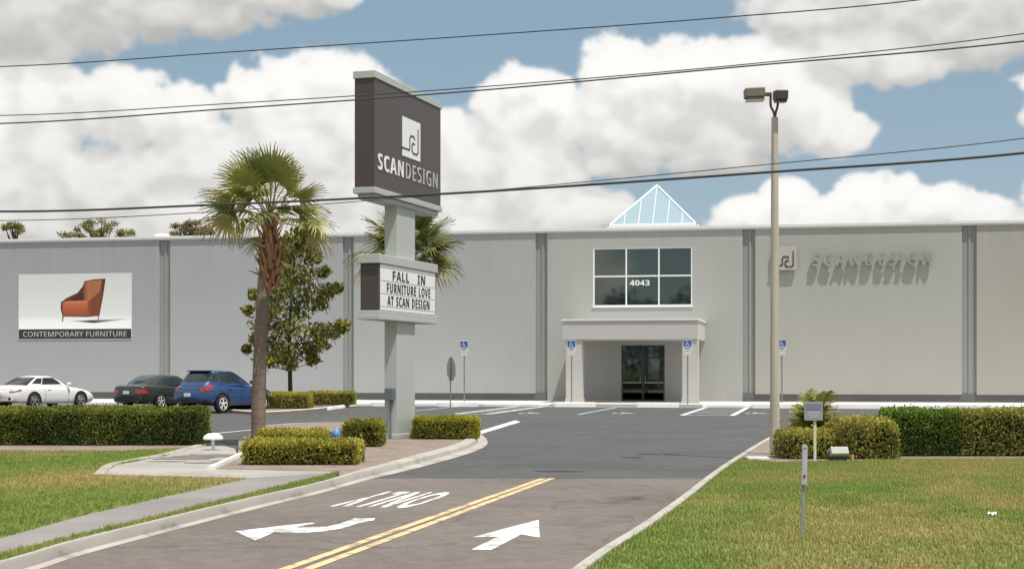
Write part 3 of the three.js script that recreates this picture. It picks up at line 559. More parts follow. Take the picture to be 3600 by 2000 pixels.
{ // small sign on a white stake
  const b = G(2050, 1160, .11), z = FOC * (EYE - .11) / 230, s = thing('yard_sign', 'small lavender-grey square sign on a cream stake before the shrubs', 'sign', [b.x, .11, b.z], YAW);
  const y0 = EYE + (HOR - 1057) / FOC * z - .11, y1 = EYE + (HOR - 1010) / FOC * z - .11;
  mesh('stake', [rbox(.045, y1 - .02, .03, .004, 0, (y1 - .02) / 2, 0)], std([.62, .60, .48], .7), s);
  mesh('sign_panel', rbox(.31, y1 - y0, .02, .004, -.03, (y0 + y1) / 2, .028), std([.30, .31, .37], .6), s);
  mesh('sign_band', [rbox(.25, .10, .004, .001, -.03, y1 - .08, .041)], std([.21, .20, .29], .6), s);
  mesh('text_line', [0, 1, 2].map((i) => new THREE.BoxGeometry(.2 - i * .03, .014, .003).translate(-.03, y0 + .13 - i * .035, .040)), std([.55, .56, .6], .6), s);
}
{ // marker post in the lawn
  const b = G(2020, 1352, .1), z = FOC * 1.55 / 422, s = thing('marker_post', 'slim grey marker post with a dark reflector standing in the right lawn', 'marker post', [b.x, .1, b.z], YAW);
  const h = EYE + (HOR - 1120) / FOC * z - .1, g = std([.36, .37, .41], .5);
  s.rotation.z = -.02;
  mesh('blade', [rbox(.052, h * .42, .022, .01, 0, h * .78, 0), new THREE.CylinderGeometry(.026, .026, .022, 14).rotateX(Math.PI / 2).translate(0, h * .985, 0)], std([.44, .45, .52], .5), s);
  mesh('stake', [rbox(.03, h * .66, .016, .003, -.004, h * .33, -.02)], std([.25, .28, .28], .5), s);
  mesh('reflector', new THREE.CylinderGeometry(.012, .012, .006, 12).rotateX(Math.PI / 2).translate(0, h * .67, .014), std([.12, .02, .02], .3), s);
}
{ // flood lamp on the ground before the right shrubs
  const b = G(2108, 1158, .11), s = thing('ground_floodlight', 'pale boxy ground floodlight lying before the right shrubs', 'floodlight', [b.x, .11, b.z], YAW + .2);
  const body = mesh('lamp_housing', [rbox(.32, .14, .2, .02, 0, .0, 0).rotateX(-.45).translate(0, .14, 0)], std([.42, .45, .40], .5), s);
  mesh('lens', rbox(.27, .005, .15, .002, 0, .072, 0).rotateX(-.45).translate(0, .14, 0), std([.66, .68, .66], .15), s);
  mesh('mounting_yoke', [rbox(.30, .05, .05, .01, 0, .03, 0), rbox(.02, .14, .04, .005, -.165, .09, 0), rbox(.02, .14, .04, .005, .165, .09, 0)], darkMetal, s);
  mesh('conduit_cap', [cyl(.025, .03, .10, .25, 0, .02, 10)], std([.62, .32, .20], .7), s);
}
{ // white capped post light by the apron
  const b = G(536, 1132, .1), s = thing('bollard_light', 'low white light with a wide flat cap by the concrete apron', 'bollard', [b.x, .1, b.z], YAW);
  mesh('post', cyl(.035, .03, .26, 0, 0, 0, 12), whiteMetal, s);
  mesh('cap', new THREE.LatheGeometry([[0, .22], [.13, .205], [.185, .205], [.195, .23], [.17, .28], [.10, .325], [0, .335]].map((p) => new THREE.Vector2(...p)), 28), std([.84, .84, .83], .5), s);
  const h = G(300, 1105, .11), m = thing('hedge_light', 'tiny white spotlight poking out of the left hedge', 'spotlight', [h.x, .11, h.z]);
  mesh('stake', cyl(.012, .012, .13, 0, 0, .22, 8), darkMetal, m); mesh('lamp_head', cyl(.05, .035, .10, 0, .11, .22, 12), whiteMetal, m);
  const pz = G(2496, 1298, .1), pp = thing('paper_scrap', 'crumpled white paper scrap lying on the right lawn', 'litter', [pz.x, .135, pz.z]);
  const pg = new THREE.PlaneGeometry(.085, .06, 6, 5).rotateX(-1.2); { const a = pg.attributes.position, r = rng(3); for (let i = 0; i < a.count; i++) a.setXYZ(i, a.getX(i) + (r() - .5) * .012, a.getY(i) + (r() - .5) * .03, a.getZ(i) + (r() - .5) * .02); } pg.computeVertexNormals();
  mesh('sheet', pg, std([.82, .82, .8], .8, { side: THREE.DoubleSide }), pp);
}
{ // hydrant behind the front shrub
  const b = P(846, 930, 29.0), s = thing('fire_hydrant', 'fire hydrant with a bright blue bonnet behind the front shrub', 'hydrant', [b.x, .11, b.z], YAW + .5);
  s.scale.setScalar(.76);
  const hb = std([.10, .27, .62], .45), hw = std([.70, .72, .74], .5);
  mesh('barrel', [new THREE.LatheGeometry([[0, 0], [.12, 0], [.12, .03], [.085, .04], [.08, .28], [.11, .29], [.11, .32], [0, .32]].map((p) => new THREE.Vector2(...p)), 20)], hw, s);
  mesh('bonnet', [new THREE.LatheGeometry([[0, .57], [.025, .57], [.03, .535], [.055, .52], [.088, .46], [.098, .40], [.098, .325], [0, .325]].map((p) => new THREE.Vector2(...p)), 20)], hb, s);
  for (const a of [0, 2.09, 4.19]) mesh('outlet_cap', new THREE.CylinderGeometry(.042, .046, .07, 10).rotateX(Math.PI / 2).translate(0, .21, .10).rotateY(a), hb, s);
}

// ------------------------------------------------------------------ overhead cables
{
  const dk = std([.045, .045, .05], .7);
  const cable = (pts, r, label) => {                              // each point: view position and metres away
    const w = pts.map(([u, v, z]) => P(u, v, z)), a = w[0].clone().lerp(w[1], -2.2), b = w.at(-1).clone().lerp(w.at(-2), -1.4); a.y += .5; b.y += .3;
    tag(mesh('power_cable', tube([a, ...w, b], r, 90, 6), dk), label, 'cable', 'overhead cables along the street');
  };
  cable([[0, 168, 27], [600, 130, 26], [1200, 90, 25], [1800, 46, 24], [2330, -2, 23]], .010, 'topmost single overhead cable crossing the upper sky');
  cable([[0, 291, 27], [560, 262, 26], [1170, 222, 25], [1900, 160, 24], [2576, 85, 23]], .009, 'upper of the two close cables below the topmost one');
  cable([[0, 311, 26.4], [560, 275, 25.4], [1180, 230, 24.4], [1900, 165, 23.4], [2576, 104, 22.4]], .012, 'lower of the two close cables crossing the sign cabinet');
  cable([[0, 532, 27], [520, 516, 26.3], [1180, 484, 25], [1938, 433, 23.5], [2576, 385, 22.4]], .021, 'thick black cable passing under the sign cabinet');
  cable([[0, 555, 27.6], [500, 535, 26.9], [1200, 482, 25.6], [1940, 413, 24.1], [2576, 348, 23]], .008, 'thin lowest cable rising to the right above the thick one');
}

// ------------------------------------------------------------------ plants
const dummy = new THREE.Object3D(), col = new THREE.Color();
function leafGeo(l, w, fold = .25) {                               // a folded pointed leaf, base at 0, along +y
  const g = new THREE.BufferGeometry(), f = w * fold;
  g.setAttribute('position', new THREE.Float32BufferAttribute([0, 0, 0, w / 2, l * .45, f, 0, l * .5, 0, -w / 2, l * .45, f, 0, l, -f * .5], 3));
  g.setIndex([0, 1, 2, 0, 2, 3, 1, 4, 2, 2, 4, 3]); g.computeVertexNormals(); return g;
}
const leafMat = (rough = .6, t = .25) => new THREE.MeshPhysicalMaterial({ color: 0xffffff, roughness: rough, transmission: t, thickness: 0, side: THREE.DoubleSide, specularIntensity: .4 });
const matte = leafMat(.75, .28), glossy = leafMat(.42, .15);
function scatter(name, parent, n, geo, mat, place) {               // place(i) fills dummy and col
  const m = new THREE.InstancedMesh(geo, mat, n); m.name = name; m.userData.kind = 'stuff'; m.castShadow = m.receiveShadow = true;
  for (let i = 0; i < n; i++) { place(i); dummy.updateMatrix(); m.setMatrixAt(i, dummy.matrix); m.setColorAt(i, col); }
  parent.add(m); return m;
}
const barkMap = mulTex(512, 1, [.20, .165, .135], (x, y) => .55 + .8 * fbm(x * 14, y * 40, 4, 14) + (hash(x * 512, y * 512) - .5) * .2);
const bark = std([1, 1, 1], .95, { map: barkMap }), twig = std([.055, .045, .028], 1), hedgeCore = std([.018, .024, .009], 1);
// clipped hedge or shrub: superellipsoid shell of leaves over a dark core. cols: [low colour, high colour]
function hedge(name, label, category, pos, turn, [L, D, Ht], density, leaf, cols, power, seed, group) {
  const t = thing(name, label, category, pos, turn, group), r = rng(seed);
  const rc = Math.min(D / 2, Ht / 2, L / 2) * clamp(2.6 / power, .25, .98), bump = (x, y, z) => .16 * Math.min(1, Ht) * (fbm(x * 1.7 + seed, z * 1.7 + y * 1.5, 3) - .5) + .05 * (vnoise(x * 6 + seed, y * 6 + z * 5) - .5);
  const v3 = new THREE.Vector3(), inner = new THREE.Vector3();
  const surf = (x, y, z, k) => {                                   // a point of the bounding box pressed on to the rounded block, k inwards
    inner.set(clamp(x, -L / 2 + rc, L / 2 - rc), clamp(y, 0, Ht - rc), clamp(z, -D / 2 + rc, D / 2 - rc));
    v3.set(x, y, z).sub(inner); if (y < .02) v3.y = 0; v3.normalize().multiplyScalar(rc + bump(x, y, z) - k).add(inner); return v3;
  };
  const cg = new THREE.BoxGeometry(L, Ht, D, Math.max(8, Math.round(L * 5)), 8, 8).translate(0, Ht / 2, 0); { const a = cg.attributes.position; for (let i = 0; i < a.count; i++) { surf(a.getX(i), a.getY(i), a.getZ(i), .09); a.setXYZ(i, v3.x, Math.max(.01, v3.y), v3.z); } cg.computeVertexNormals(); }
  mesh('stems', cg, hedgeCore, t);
  const area = [L * Ht, L * Ht, L * D, D * Ht, D * Ht], tot = area.reduce((a, b) => a + b), n = Math.round(tot * density);
  scatter('foliage', t, n, leaf, matte, (i) => {
    let q = r() * tot, f = 0; while (q > area[f] && f < 4) q -= area[f++];
    const p = r() - .5, s = r(), k = Math.pow(r(), 2) * .10 - (r() < .07 ? .05 * r() : 0) - (r() < .012 ? .10 * r() : 0);
    if (f < 2) surf(p * L, s * Ht, f ? -D / 2 : D / 2, k); else if (f === 2) surf(p * L, Ht, (s - .5) * D, k); else surf(f === 3 ? L / 2 : -L / 2, s * Ht, p * D, k);
    const { x, y, z } = v3;
    dummy.position.set(x, Math.max(.02, y), z);
    dummy.rotation.set(r() * 2.4 - .6, r() * 6.283, r() * 2 - 1); dummy.scale.setScalar(.7 + r() * .65);
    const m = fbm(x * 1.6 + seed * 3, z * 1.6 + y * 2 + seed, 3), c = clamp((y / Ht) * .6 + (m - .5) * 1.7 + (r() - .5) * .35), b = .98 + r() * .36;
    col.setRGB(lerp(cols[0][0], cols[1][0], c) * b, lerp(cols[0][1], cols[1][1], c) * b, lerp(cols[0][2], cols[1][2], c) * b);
    if (r() < .012) col.setRGB(cols[1][0] * 1.2, cols[1][1] * .95, cols[1][2] * .9);
  });
  return t;
}
const small = leafGeo(.055, .033), tiny = leafGeo(.05, .03);
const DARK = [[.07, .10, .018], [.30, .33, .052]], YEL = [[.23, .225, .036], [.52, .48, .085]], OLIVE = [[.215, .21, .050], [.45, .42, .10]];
const at = (u, z, y = .11) => { const p = P(u, HOR, z); p.y = y; return p; };
{
  const span = (u0, u1, z) => [(u0 + u1) / 2, (u1 - u0) / FOC * z];
  let [c, l] = span(-700, 518, 31.3);
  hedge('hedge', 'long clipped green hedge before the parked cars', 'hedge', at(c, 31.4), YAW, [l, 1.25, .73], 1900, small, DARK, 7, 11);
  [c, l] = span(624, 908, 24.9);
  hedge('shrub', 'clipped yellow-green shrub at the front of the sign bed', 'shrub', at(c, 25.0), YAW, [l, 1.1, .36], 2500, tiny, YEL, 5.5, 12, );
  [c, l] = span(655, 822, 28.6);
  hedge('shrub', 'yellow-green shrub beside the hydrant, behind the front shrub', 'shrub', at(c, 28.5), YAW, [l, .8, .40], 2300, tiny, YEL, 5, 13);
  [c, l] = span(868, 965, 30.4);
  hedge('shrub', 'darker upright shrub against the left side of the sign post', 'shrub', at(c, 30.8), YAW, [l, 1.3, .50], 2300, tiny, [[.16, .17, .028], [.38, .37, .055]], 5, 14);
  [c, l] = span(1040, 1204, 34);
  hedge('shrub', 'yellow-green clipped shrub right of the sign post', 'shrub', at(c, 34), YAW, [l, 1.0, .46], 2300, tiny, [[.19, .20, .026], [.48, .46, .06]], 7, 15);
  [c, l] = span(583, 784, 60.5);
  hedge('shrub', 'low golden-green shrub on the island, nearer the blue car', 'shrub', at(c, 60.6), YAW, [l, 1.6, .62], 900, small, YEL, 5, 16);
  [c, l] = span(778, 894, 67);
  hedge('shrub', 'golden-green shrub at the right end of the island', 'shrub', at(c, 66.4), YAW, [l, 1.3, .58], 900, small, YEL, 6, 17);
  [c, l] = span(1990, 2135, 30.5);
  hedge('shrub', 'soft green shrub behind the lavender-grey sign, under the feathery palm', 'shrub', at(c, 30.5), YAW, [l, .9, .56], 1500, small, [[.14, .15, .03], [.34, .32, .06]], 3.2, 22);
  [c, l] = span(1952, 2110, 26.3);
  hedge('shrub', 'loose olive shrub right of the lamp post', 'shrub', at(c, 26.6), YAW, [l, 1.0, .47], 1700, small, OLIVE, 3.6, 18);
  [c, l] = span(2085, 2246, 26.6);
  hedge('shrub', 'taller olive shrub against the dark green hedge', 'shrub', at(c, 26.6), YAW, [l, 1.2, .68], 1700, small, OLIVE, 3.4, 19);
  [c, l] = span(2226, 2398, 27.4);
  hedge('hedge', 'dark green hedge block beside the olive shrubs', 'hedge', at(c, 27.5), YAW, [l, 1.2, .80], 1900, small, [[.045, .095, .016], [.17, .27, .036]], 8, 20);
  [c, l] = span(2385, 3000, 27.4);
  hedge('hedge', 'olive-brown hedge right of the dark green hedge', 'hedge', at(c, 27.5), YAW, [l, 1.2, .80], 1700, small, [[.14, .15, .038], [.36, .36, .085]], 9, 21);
}
// fan palms
function fanFrond(r, len, pet, droop) {                            // petiole along +z then a fan of folded blades; base at the origin
  const list = [], N = 30;
  list.push(tube([new THREE.Vector3(0, 0, 0), new THREE.Vector3(0, pet * .10, pet * .5), new THREE.Vector3(0, pet * .06, pet)], .016, 5, 4));
  const pos = [], idx = [];
  for (let i = 0; i < N; i++) {
    const a = lerp(-1.95, 1.95, (i + .5) / N) + (r() - .5) * .05, l = len * (.70 + .30 * Math.cos(a * .62)) * (.88 + r() * .2), w = .030 * (.8 + r() * .4);
    const d = droop * (.6 + r() * .8), cx = Math.sin(a), cz = Math.cos(a), nx = cz, nz = -cx, S = 4, b0 = pos.length / 3;
    for (let s = 0; s <= S; s++) {
      const t = s / S, rr = l * t * (1 - .14 * d * t * t), y = pet * .06 - d * l * .55 * t * t * t - .10 * Math.abs(a) * l * t * .5, ww = w * (s === 0 ? .5 : s === S ? .08 : s === 1 ? 1 : s === 2 ? .85 : .5);
      pos.push(cx * rr + nx * ww, y, pet + cz * rr + nz * ww, cx * rr, y - .012, pet + cz * rr, cx * rr - nx * ww, y, pet + cz * rr - nz * ww);
    }
    for (let s = 0; s < S; s++) for (const k of [0, 1]) { const q = b0 + s * 3 + k; idx.push(q, q + 3, q + 1, q + 1, q + 3, q + 4); }
  }
  const g = new THREE.BufferGeometry(); g.setAttribute('position', new THREE.Float32BufferAttribute(pos, 3)); g.setIndex(idx); g.computeVertexNormals(); list.push(g);
  return join(list);
}
function fanPalm(label, u, vBase, z, vHeart, vBoot, trunkPx, frondLen, pet, n, seed, lean = 0, tone = 1) {
  const b = at(u, z), t = thing('palm_tree', label, 'palm tree', b, YAW), r = rng(seed);
  const hy = EYE + (HOR - vHeart) / FOC * z - .11, by = EYE + (HOR - vBoot) / FOC * z - .11, tr = trunkPx / FOC * z / 2;
  // trunk with rings
  const prof = [], N = 70; for (let i = 0; i <= N; i++) { const y = by * i / N; prof.push(new THREE.Vector2(tr * (1.05 - .14 * i / N + (i < 5 ? (5 - i) * .02 : 0)) + (hash(i, seed) - .5) * .012, y)); }
  prof.push(new THREE.Vector2(tr * .8, hy - .1), new THREE.Vector2(0, hy));
  const tg = new THREE.LatheGeometry(prof, 18); { const p = tg.attributes.position; for (let i = 0; i < p.count; i++) { const k = 1 + .07 * (fbm(p.getY(i) * 4 + seed, Math.atan2(p.getZ(i), p.getX(i)) * 1.2 + 8, 3) - .5); p.setXYZ(i, p.getX(i) * k + lean * Math.pow(p.getY(i) / hy, 2), p.getY(i), p.getZ(i) * k); } const uv = tg.attributes.uv; for (let i = 0; i < uv.count; i++) uv.setXY(i, uv.getX(i) * 1, uv.getY(i) * hy); tg.computeVertexNormals(); }
  mesh('trunk', tg, std([1.0, .95, .92], .95, { map: barkMap }), t);
  // old leaf bases: each a wedge pointing up and out
  const boots = [], wg = new THREE.CylinderGeometry(.018, .06, .34, 5).scale(1, 1, .45).translate(0, .15, 0);
  const nb = 64; for (let i = 0; i < nb; i++) { const k = i / nb, y = by + (hy - .12 - by) * k, a = i * 2.4, swell = Math.sin(clamp(k * 1.1) * Math.PI), rr = tr * (.9 + .95 * swell); const g = strip(wg); g.rotateX(.28 + .32 * r() + (r() < .08 ? .8 : 0)).translate(0, y - .05, rr * .78).rotateY(a + (r() - .5) * .3); g.translate(lean, 0, 0); boots.push(g); }
  mesh('leaf_bases', boots, std([1, 1, 1], .95, { map: mulTex(128, .6, [.33, .17, .085], (x, y) => .5 + .9 * fbm(x * 9, y * 9, 3, 9)) }), t);
  const bootBall = new THREE.SphereGeometry(1, 16, 10).scale(tr * 1.3, (hy - by) * .42, tr * 1.55).translate(lean, (hy + by) / 2 - .1, 0); mesh('fibre_mat', bootBall, std([.12, .07, .04], 1), t);
  const variants = [0, 1, 2, 3].map((k) => fanFrond(rng(seed * 10 + k), frondLen * (.92 + k * .05), pet, .05 + k * .2));
  const greens = [[.31, .33, .10], [.44, .43, .15], [.19, .23, .075], [.48, .45, .19]].map((c) => { const m = leafMat(.55, .22); m.color.setRGB(...c).multiplyScalar(tone); return m; });
  for (let i = 0; i < n; i++) {
    const k = (i + .5) / n, az = i * 2.39996 + (r() - .5) * .35, el = lerp(1.4, -.30, k) + (r() - .5) * .45;
    const v = clamp(Math.floor(k * 3.4 + r() * .8), 0, 3), f = mesh('frond', variants[v], greens[k > .82 && r() < .5 ? 3 : Math.floor(r() * 3)], t);
    f.position.set(lean, hy - .06 - k * .22, 0); f.rotation.order = 'YXZ'; f.rotation.set(-el, az, (r() - .5) * 1.5); f.scale.setScalar(.88 + r() * .24);
  }
  return t;
}
fanPalm('tall fan palm with a swollen brown trunk top, left of the sign', 650, 1112, 32.8, 532, 730, 35, .76, .86, 27, 31, .26);
fanPalm('fan palm partly hidden behind the tall sign', 1024, 1095, 44, 640, 740, 20, .92, .86, 36, 32, 0, .68);
{ // feathery shrub palm by the small sign
  const t = thing('feathery_palm', 'small feathery palm behind the lavender-grey sign', 'palm', at(2052, 29.5), YAW), r = rng(41);
  const leaf = (len, seed) => { const q = rng(seed), list = [], sp = (s) => new THREE.Vector3(0, Math.sin(s * 1.9) * len * .42, s * len * .78); list.push(tube([0, .25, .5, .75, 1].map(sp), .006, 8, 4)); for (let i = 3; i < 30; i++) { const s = i / 30, p = sp(s), w = len * .32 * Math.sin(Math.PI * (.12 + s * .85)); for (const d of [-1, 1]) { const g = new THREE.BufferGeometry(), tip = p.clone().add(new THREE.Vector3(d * w * .82, -.02 - q() * .05 * len, w * .45)); g.setAttribute('position', new THREE.Float32BufferAttribute([p.x, p.y, p.z - .017, p.x, p.y, p.z + .017, tip.x, tip.y, tip.z], 3)); g.setIndex([0, 1, 2]); g.computeVertexNormals(); list.push(strip(g)); } } return join(list); };
  const v = [leaf(.95, 1), leaf(.8, 2), leaf(.7, 3)], ms = [[.28, .30, .055], [.38, .37, .085], [.19, .23, .045]].map((c) => { const m = leafMat(.6, .3); m.color.setRGB(...c); return m; });
  mesh('trunk', cyl(.07, .05, .32, 0, 0, 0, 10), bark, t);
  for (let i = 0; i < 46; i++) { const f = mesh('frond', v[i % 3], ms[Math.floor(r() * 3)], t); f.position.set((r() - .5) * .1, .28 + r() * .08, (r() - .5) * .1); f.rotation.order = 'YXZ'; f.rotation.set(-lerp(1.25, -.25, r()), i * 2.4, (r() - .5) * .5); f.scale.setScalar(.75 + r() * .35); }
}
// leafy tree: trunk, limbs and clumps of leaves
function limb(a, b, r0, r1, sag = .1, k = 6) {
  const m = a.clone().lerp(b, .5); m.y -= sag * a.distanceTo(b) * .3; const c = new THREE.CatmullRomCurve3([a, m, b]), g = new THREE.TubeGeometry(c, 8, 1, k), p = g.attributes.position, q = new THREE.Vector3();
  for (let i = 0; i < p.count; i++) { const s = Math.floor(i / (k + 1)) / 8, ctr = c.getPointAt(s); q.fromBufferAttribute(p, i).sub(ctr).multiplyScalar(lerp(r0, r1, s)).add(ctr); p.setXYZ(i, q.x, q.y, q.z); }
  g.computeVertexNormals(); return g;
}
{
  const z = 62.5, b = at(731, z), t = thing('leafy_tree', 'slender broad-leaved evergreen tree growing on the island', 'tree', b, YAW), r = rng(51), px = z / FOC;
  const hgt = (v) => EYE + (HOR - v) * px - .11, top = hgt(590);
  const trunk = [limb(new THREE.Vector3(0, 0, 0), new THREE.Vector3(-.05, top * .45, 0), .10, .075, 0, 10), limb(new THREE.Vector3(-.05, top * .45, 0), new THREE.Vector3(.18, top * .95, 0), .075, .02, 0, 8)];
  // clumps: [u, v, radius px]
  const clumps = [[745, 600, 24], [760, 585, 16], [730, 625, 30], [775, 615, 22], [705, 650, 26], [750, 655, 34], [790, 650, 18], [700, 690, 28], [735, 700, 34], [775, 700, 28], [690, 730, 30], [725, 745, 32], [770, 740, 30], [815, 735, 22], [840, 728, 13], [670, 770, 30], [710, 790, 34], [755, 780, 30], [800, 765, 20], [670, 820, 30], [700, 845, 34], [745, 830, 32], [790, 840, 26], [830, 835, 24], [862, 826, 18], [650, 860, 18], [680, 880, 30], [720, 890, 30], [760, 880, 28], [800, 870, 24], [690, 910, 20], [735, 915, 22], [780, 905, 18], [630, 785, 10], [622, 882, 9], [640, 745, 14], [818, 690, 14], [765, 560, 10], [655, 905, 14]];
  const C = clumps.map(([u, v, rr]) => ({ p: new THREE.Vector3((u - 731) * px, hgt(v), (r() - .5) * 2.2 * Math.min(1, (v - 540) / 260)), r: rr * px }));
  for (const c of C) { const h = clamp(c.p.y - .15 - Math.abs(c.p.x) * .25, 1.5, top * .93), s = new THREE.Vector3(h > top * .45 ? lerp(-.05, .18, (h / top - .45) / .5) : -.05 * h / (top * .45), h, 0); trunk.push(limb(s, c.p, .022, .007, .2, 5)); }
  mesh('trunk', trunk, twig, t);
  const lf = leafGeo(.22, .11, .3), per = 185;
  scatter('crown', t, C.length * per, lf, glossy, (i) => {
    const c = C[Math.floor(i / per)], a = r() * 6.283, e = Math.acos(2 * r() - 1), d = c.r * 1.25 * Math.pow(r(), .42);
    dummy.position.set(c.p.x + Math.cos(a) * Math.sin(e) * d, c.p.y + Math.cos(e) * d * .85, c.p.z + Math.sin(a) * Math.sin(e) * d);
    dummy.rotation.set(r() * 2 - .3, r() * 6.283, r() * 2 - 1); dummy.scale.setScalar(.7 + r() * .6);
    const k = r(), m = .7 + r() * .6; if (k < .16) col.setRGB(.33 * m, .20 * m, .08 * m); else if (k < .46) col.setRGB(.45 * m, .42 * m, .085 * m); else col.setRGB(.16 * m, .205 * m, .055 * m);
  });
}
// tree tops behind the building
{
  const spec = [[34, 572, 28, 16, 'small sparse tree top showing over the roof, farthest left'], [250, 578, 88, 36, 'wide airy tree top showing over the roof behind the banner wall'], [482, 572, 58, 32, 'reddish-brown airy tree top over the roof left of the palm']];
  spec.forEach(([u, v, w, h, label], n) => {
    const z = 150, px = z / FOC, b = at(u, z, -.03), t = thing('distant_tree', label, 'tree', b, YAW), r = rng(60 + n), cy = EYE + (HOR - v) * px;
    const tr = [limb(new THREE.Vector3(0, 0, 0), new THREE.Vector3(.3, cy - .8, 0), .32, .16, 0, 8)], C = [];
    for (let i = 0; i < (n ? 34 : 12); i++) { const a = r() * 6.283, q = Math.sqrt(r()), x = Math.cos(a) * q * w * px, y = Math.sin(a) * q * h * px * .75 - x * x / (w * px) * .22; C.push([new THREE.Vector3(x, cy + y, (r() - .5) * w * px), (6 + r() * 6) * px]); tr.push(limb(new THREE.Vector3(.2 * r(), cy - 3 + r() * 2, 0), C[i][0], .09, .03, .2, 5)); }
    mesh('trunk', tr, std([.14, .10, .08], 1), t);
    const per = 95, cols = n === 2 ? [[.36, .27, .15], [.22, .22, .10]] : [[.20, .22, .075], [.30, .29, .10]];
    scatter('crown', t, C.length * per, leafGeo(.24, .11), matte, (i) => { const [p, rr] = C[Math.floor(i / per)], a = r() * 6.283, e = Math.acos(2 * r() - 1), d = rr * Math.pow(r(), .45); dummy.position.set(p.x + Math.cos(a) * Math.sin(e) * d * 1.4, p.y + Math.cos(e) * d * .7, p.z + Math.sin(a) * Math.sin(e) * d); dummy.rotation.set(r() * 3, r() * 6.283, r() * 3); dummy.scale.setScalar(.7 + r() * .7); const c = cols[r() < .5 ? 0 : 1], m = .7 + r() * .6; col.setRGB(c[0] * m, c[1] * m, c[2] * m); });
  });
}
{ // the wood across the street that the glass reflects
  const r = rng(71), C = [];
  for (let x = -75; x < 130; x += 4.2) { const h = 6.5 + 6 * fbm(x * .11 + 5, 3, 3); for (let k = 0; k < 5; k++) C.push([x + (r() - .5) * 5, h * (.25 + .16 * k) + r() * 1.5, 62 + (r() - .5) * 7, 2 + r() * 1.5]); }
  const m = new THREE.InstancedMesh(leafGeo(.9, .5), matte, C.length * 120); m.name = 'woods'; m.userData.kind = 'stuff'; m.userData.label = 'dark wood across the street'; m.castShadow = m.receiveShadow = true;
  for (let i = 0; i < m.count; i++) { const c = C[Math.floor(i / 120)], a = r() * 6.283, e = Math.acos(2 * r() - 1), d = c[3] * Math.pow(r(), .4); dummy.position.set(c[0] + Math.cos(a) * Math.sin(e) * d, Math.max(.3, c[1] + Math.cos(e) * d), c[2] + Math.sin(a) * Math.sin(e) * d); dummy.rotation.set(r() * 3, r() * 6.283, r() * 3); dummy.scale.setScalar(.7 + r() * .6); dummy.updateMatrix(); m.setMatrixAt(i, dummy.matrix); const q = .6 + r() * .8; col.setRGB(.05 * q, .075 * q, .025 * q); m.setColorAt(i, col); }
  scene.add(m);
}
// turf: tufts of blades over the three lawns
{
  const blade = (x, z, a, h, w, bend) => [x - Math.cos(a) * w, 0, z - Math.sin(a) * w, x + Math.cos(a) * w, 0, z + Math.sin(a) * w, x + Math.sin(a) * bend, h, z - Math.cos(a) * bend];
  const tuft = (seed) => { const q = rng(seed), p = []; for (let i = 0; i < 7; i++) p.push(...blade((q() - .5) * .05, (q() - .5) * .05, q() * 6.283, .018 + q() * .024, .0034, (q() - .5) * .05)); const g = new THREE.BufferGeometry(); g.setAttribute('position', new THREE.Float32BufferAttribute(p, 3)); g.computeVertexNormals(); return g; };
  const inside = (pts, x, z) => { let c = false; for (let i = 0, j = pts.length - 1; i < pts.length; j = i++) if ((pts[i].z > z) !== (pts[j].z > z) && x < (pts[j].x - pts[i].x) * (z - pts[i].z) / (pts[j].z - pts[i].z) + pts[i].x) c = !c; return c; };
  const labels = ['short patchy turf of the left lawn', 'turf of the narrow strip by the kerb', 'short green turf of the right lawn'];
  const dryPatches = [[G(330, 1215), 1.6, .8], [G(60, 1235), 1.7, .7], [G(120, 1140), 2.2, .55], [G(2090, 1215), 1.5, .55], [G(2330, 1190), 2, .5]];
  lawnPolys.forEach((pts, n) => {
    const r = rng(80 + n), list = [], xs = pts.map((p) => p.x), zs = pts.map((p) => p.z), x0 = Math.min(...xs), x1 = Math.max(...xs), z0 = Math.min(...zs), z1 = Math.max(...zs);
    const tries = Math.round((x1 - x0) * (z1 - z0) * 620);
    for (let i = 0; i < tries; i++) {
      const x = lerp(x0, x1, r()), z = lerp(z0, z1, r()), k = r(), q = new THREE.Vector3(x, 0, z), f = q.dot(FWD), rt = q.dot(RIGHT);
      if (f < 10 || Math.abs(rt / f) > .42 || !inside(pts, x, z)) continue;
      const pp = Math.abs(rt / f) > .36 ? .4 : 1; if (k > pp) continue;
      list.push(x, z);
    }
    const m = new THREE.InstancedMesh(tuft(90 + n), matte, list.length / 2); m.name = numbered('grass'); m.userData.kind = 'stuff'; m.userData.label = labels[n]; m.receiveShadow = true;
    for (let i = 0; i < list.length / 2; i++) { const x = list[i * 2], z = list[i * 2 + 1]; dummy.position.set(x, .1, z); dummy.rotation.set(0, r() * 6.283, 0); const s = .75 + r() * .6; dummy.scale.set(s, s, s); dummy.updateMatrix(); m.setMatrixAt(i, dummy.matrix); const c = lawnColour(x, -z), b = 1.2 + r() * .3; let dry = 0; for (const [q, rr, a] of dryPatches) { const dx = x - q.x, dz = z - q.z; dry = Math.max(dry, a * Math.exp(-(dx * dx + dz * dz) / (rr * rr))); } dry *= .55 + .9 * (fbm(x * 1.7, z * 1.7, 3) - .1); col.setRGB(lerp(c[0], .38, dry) * b, lerp(c[1], .295, dry) * b, lerp(c[2], .125, dry) * b); m.setColorAt(i, col); }
    scene.add(m);
  });
}

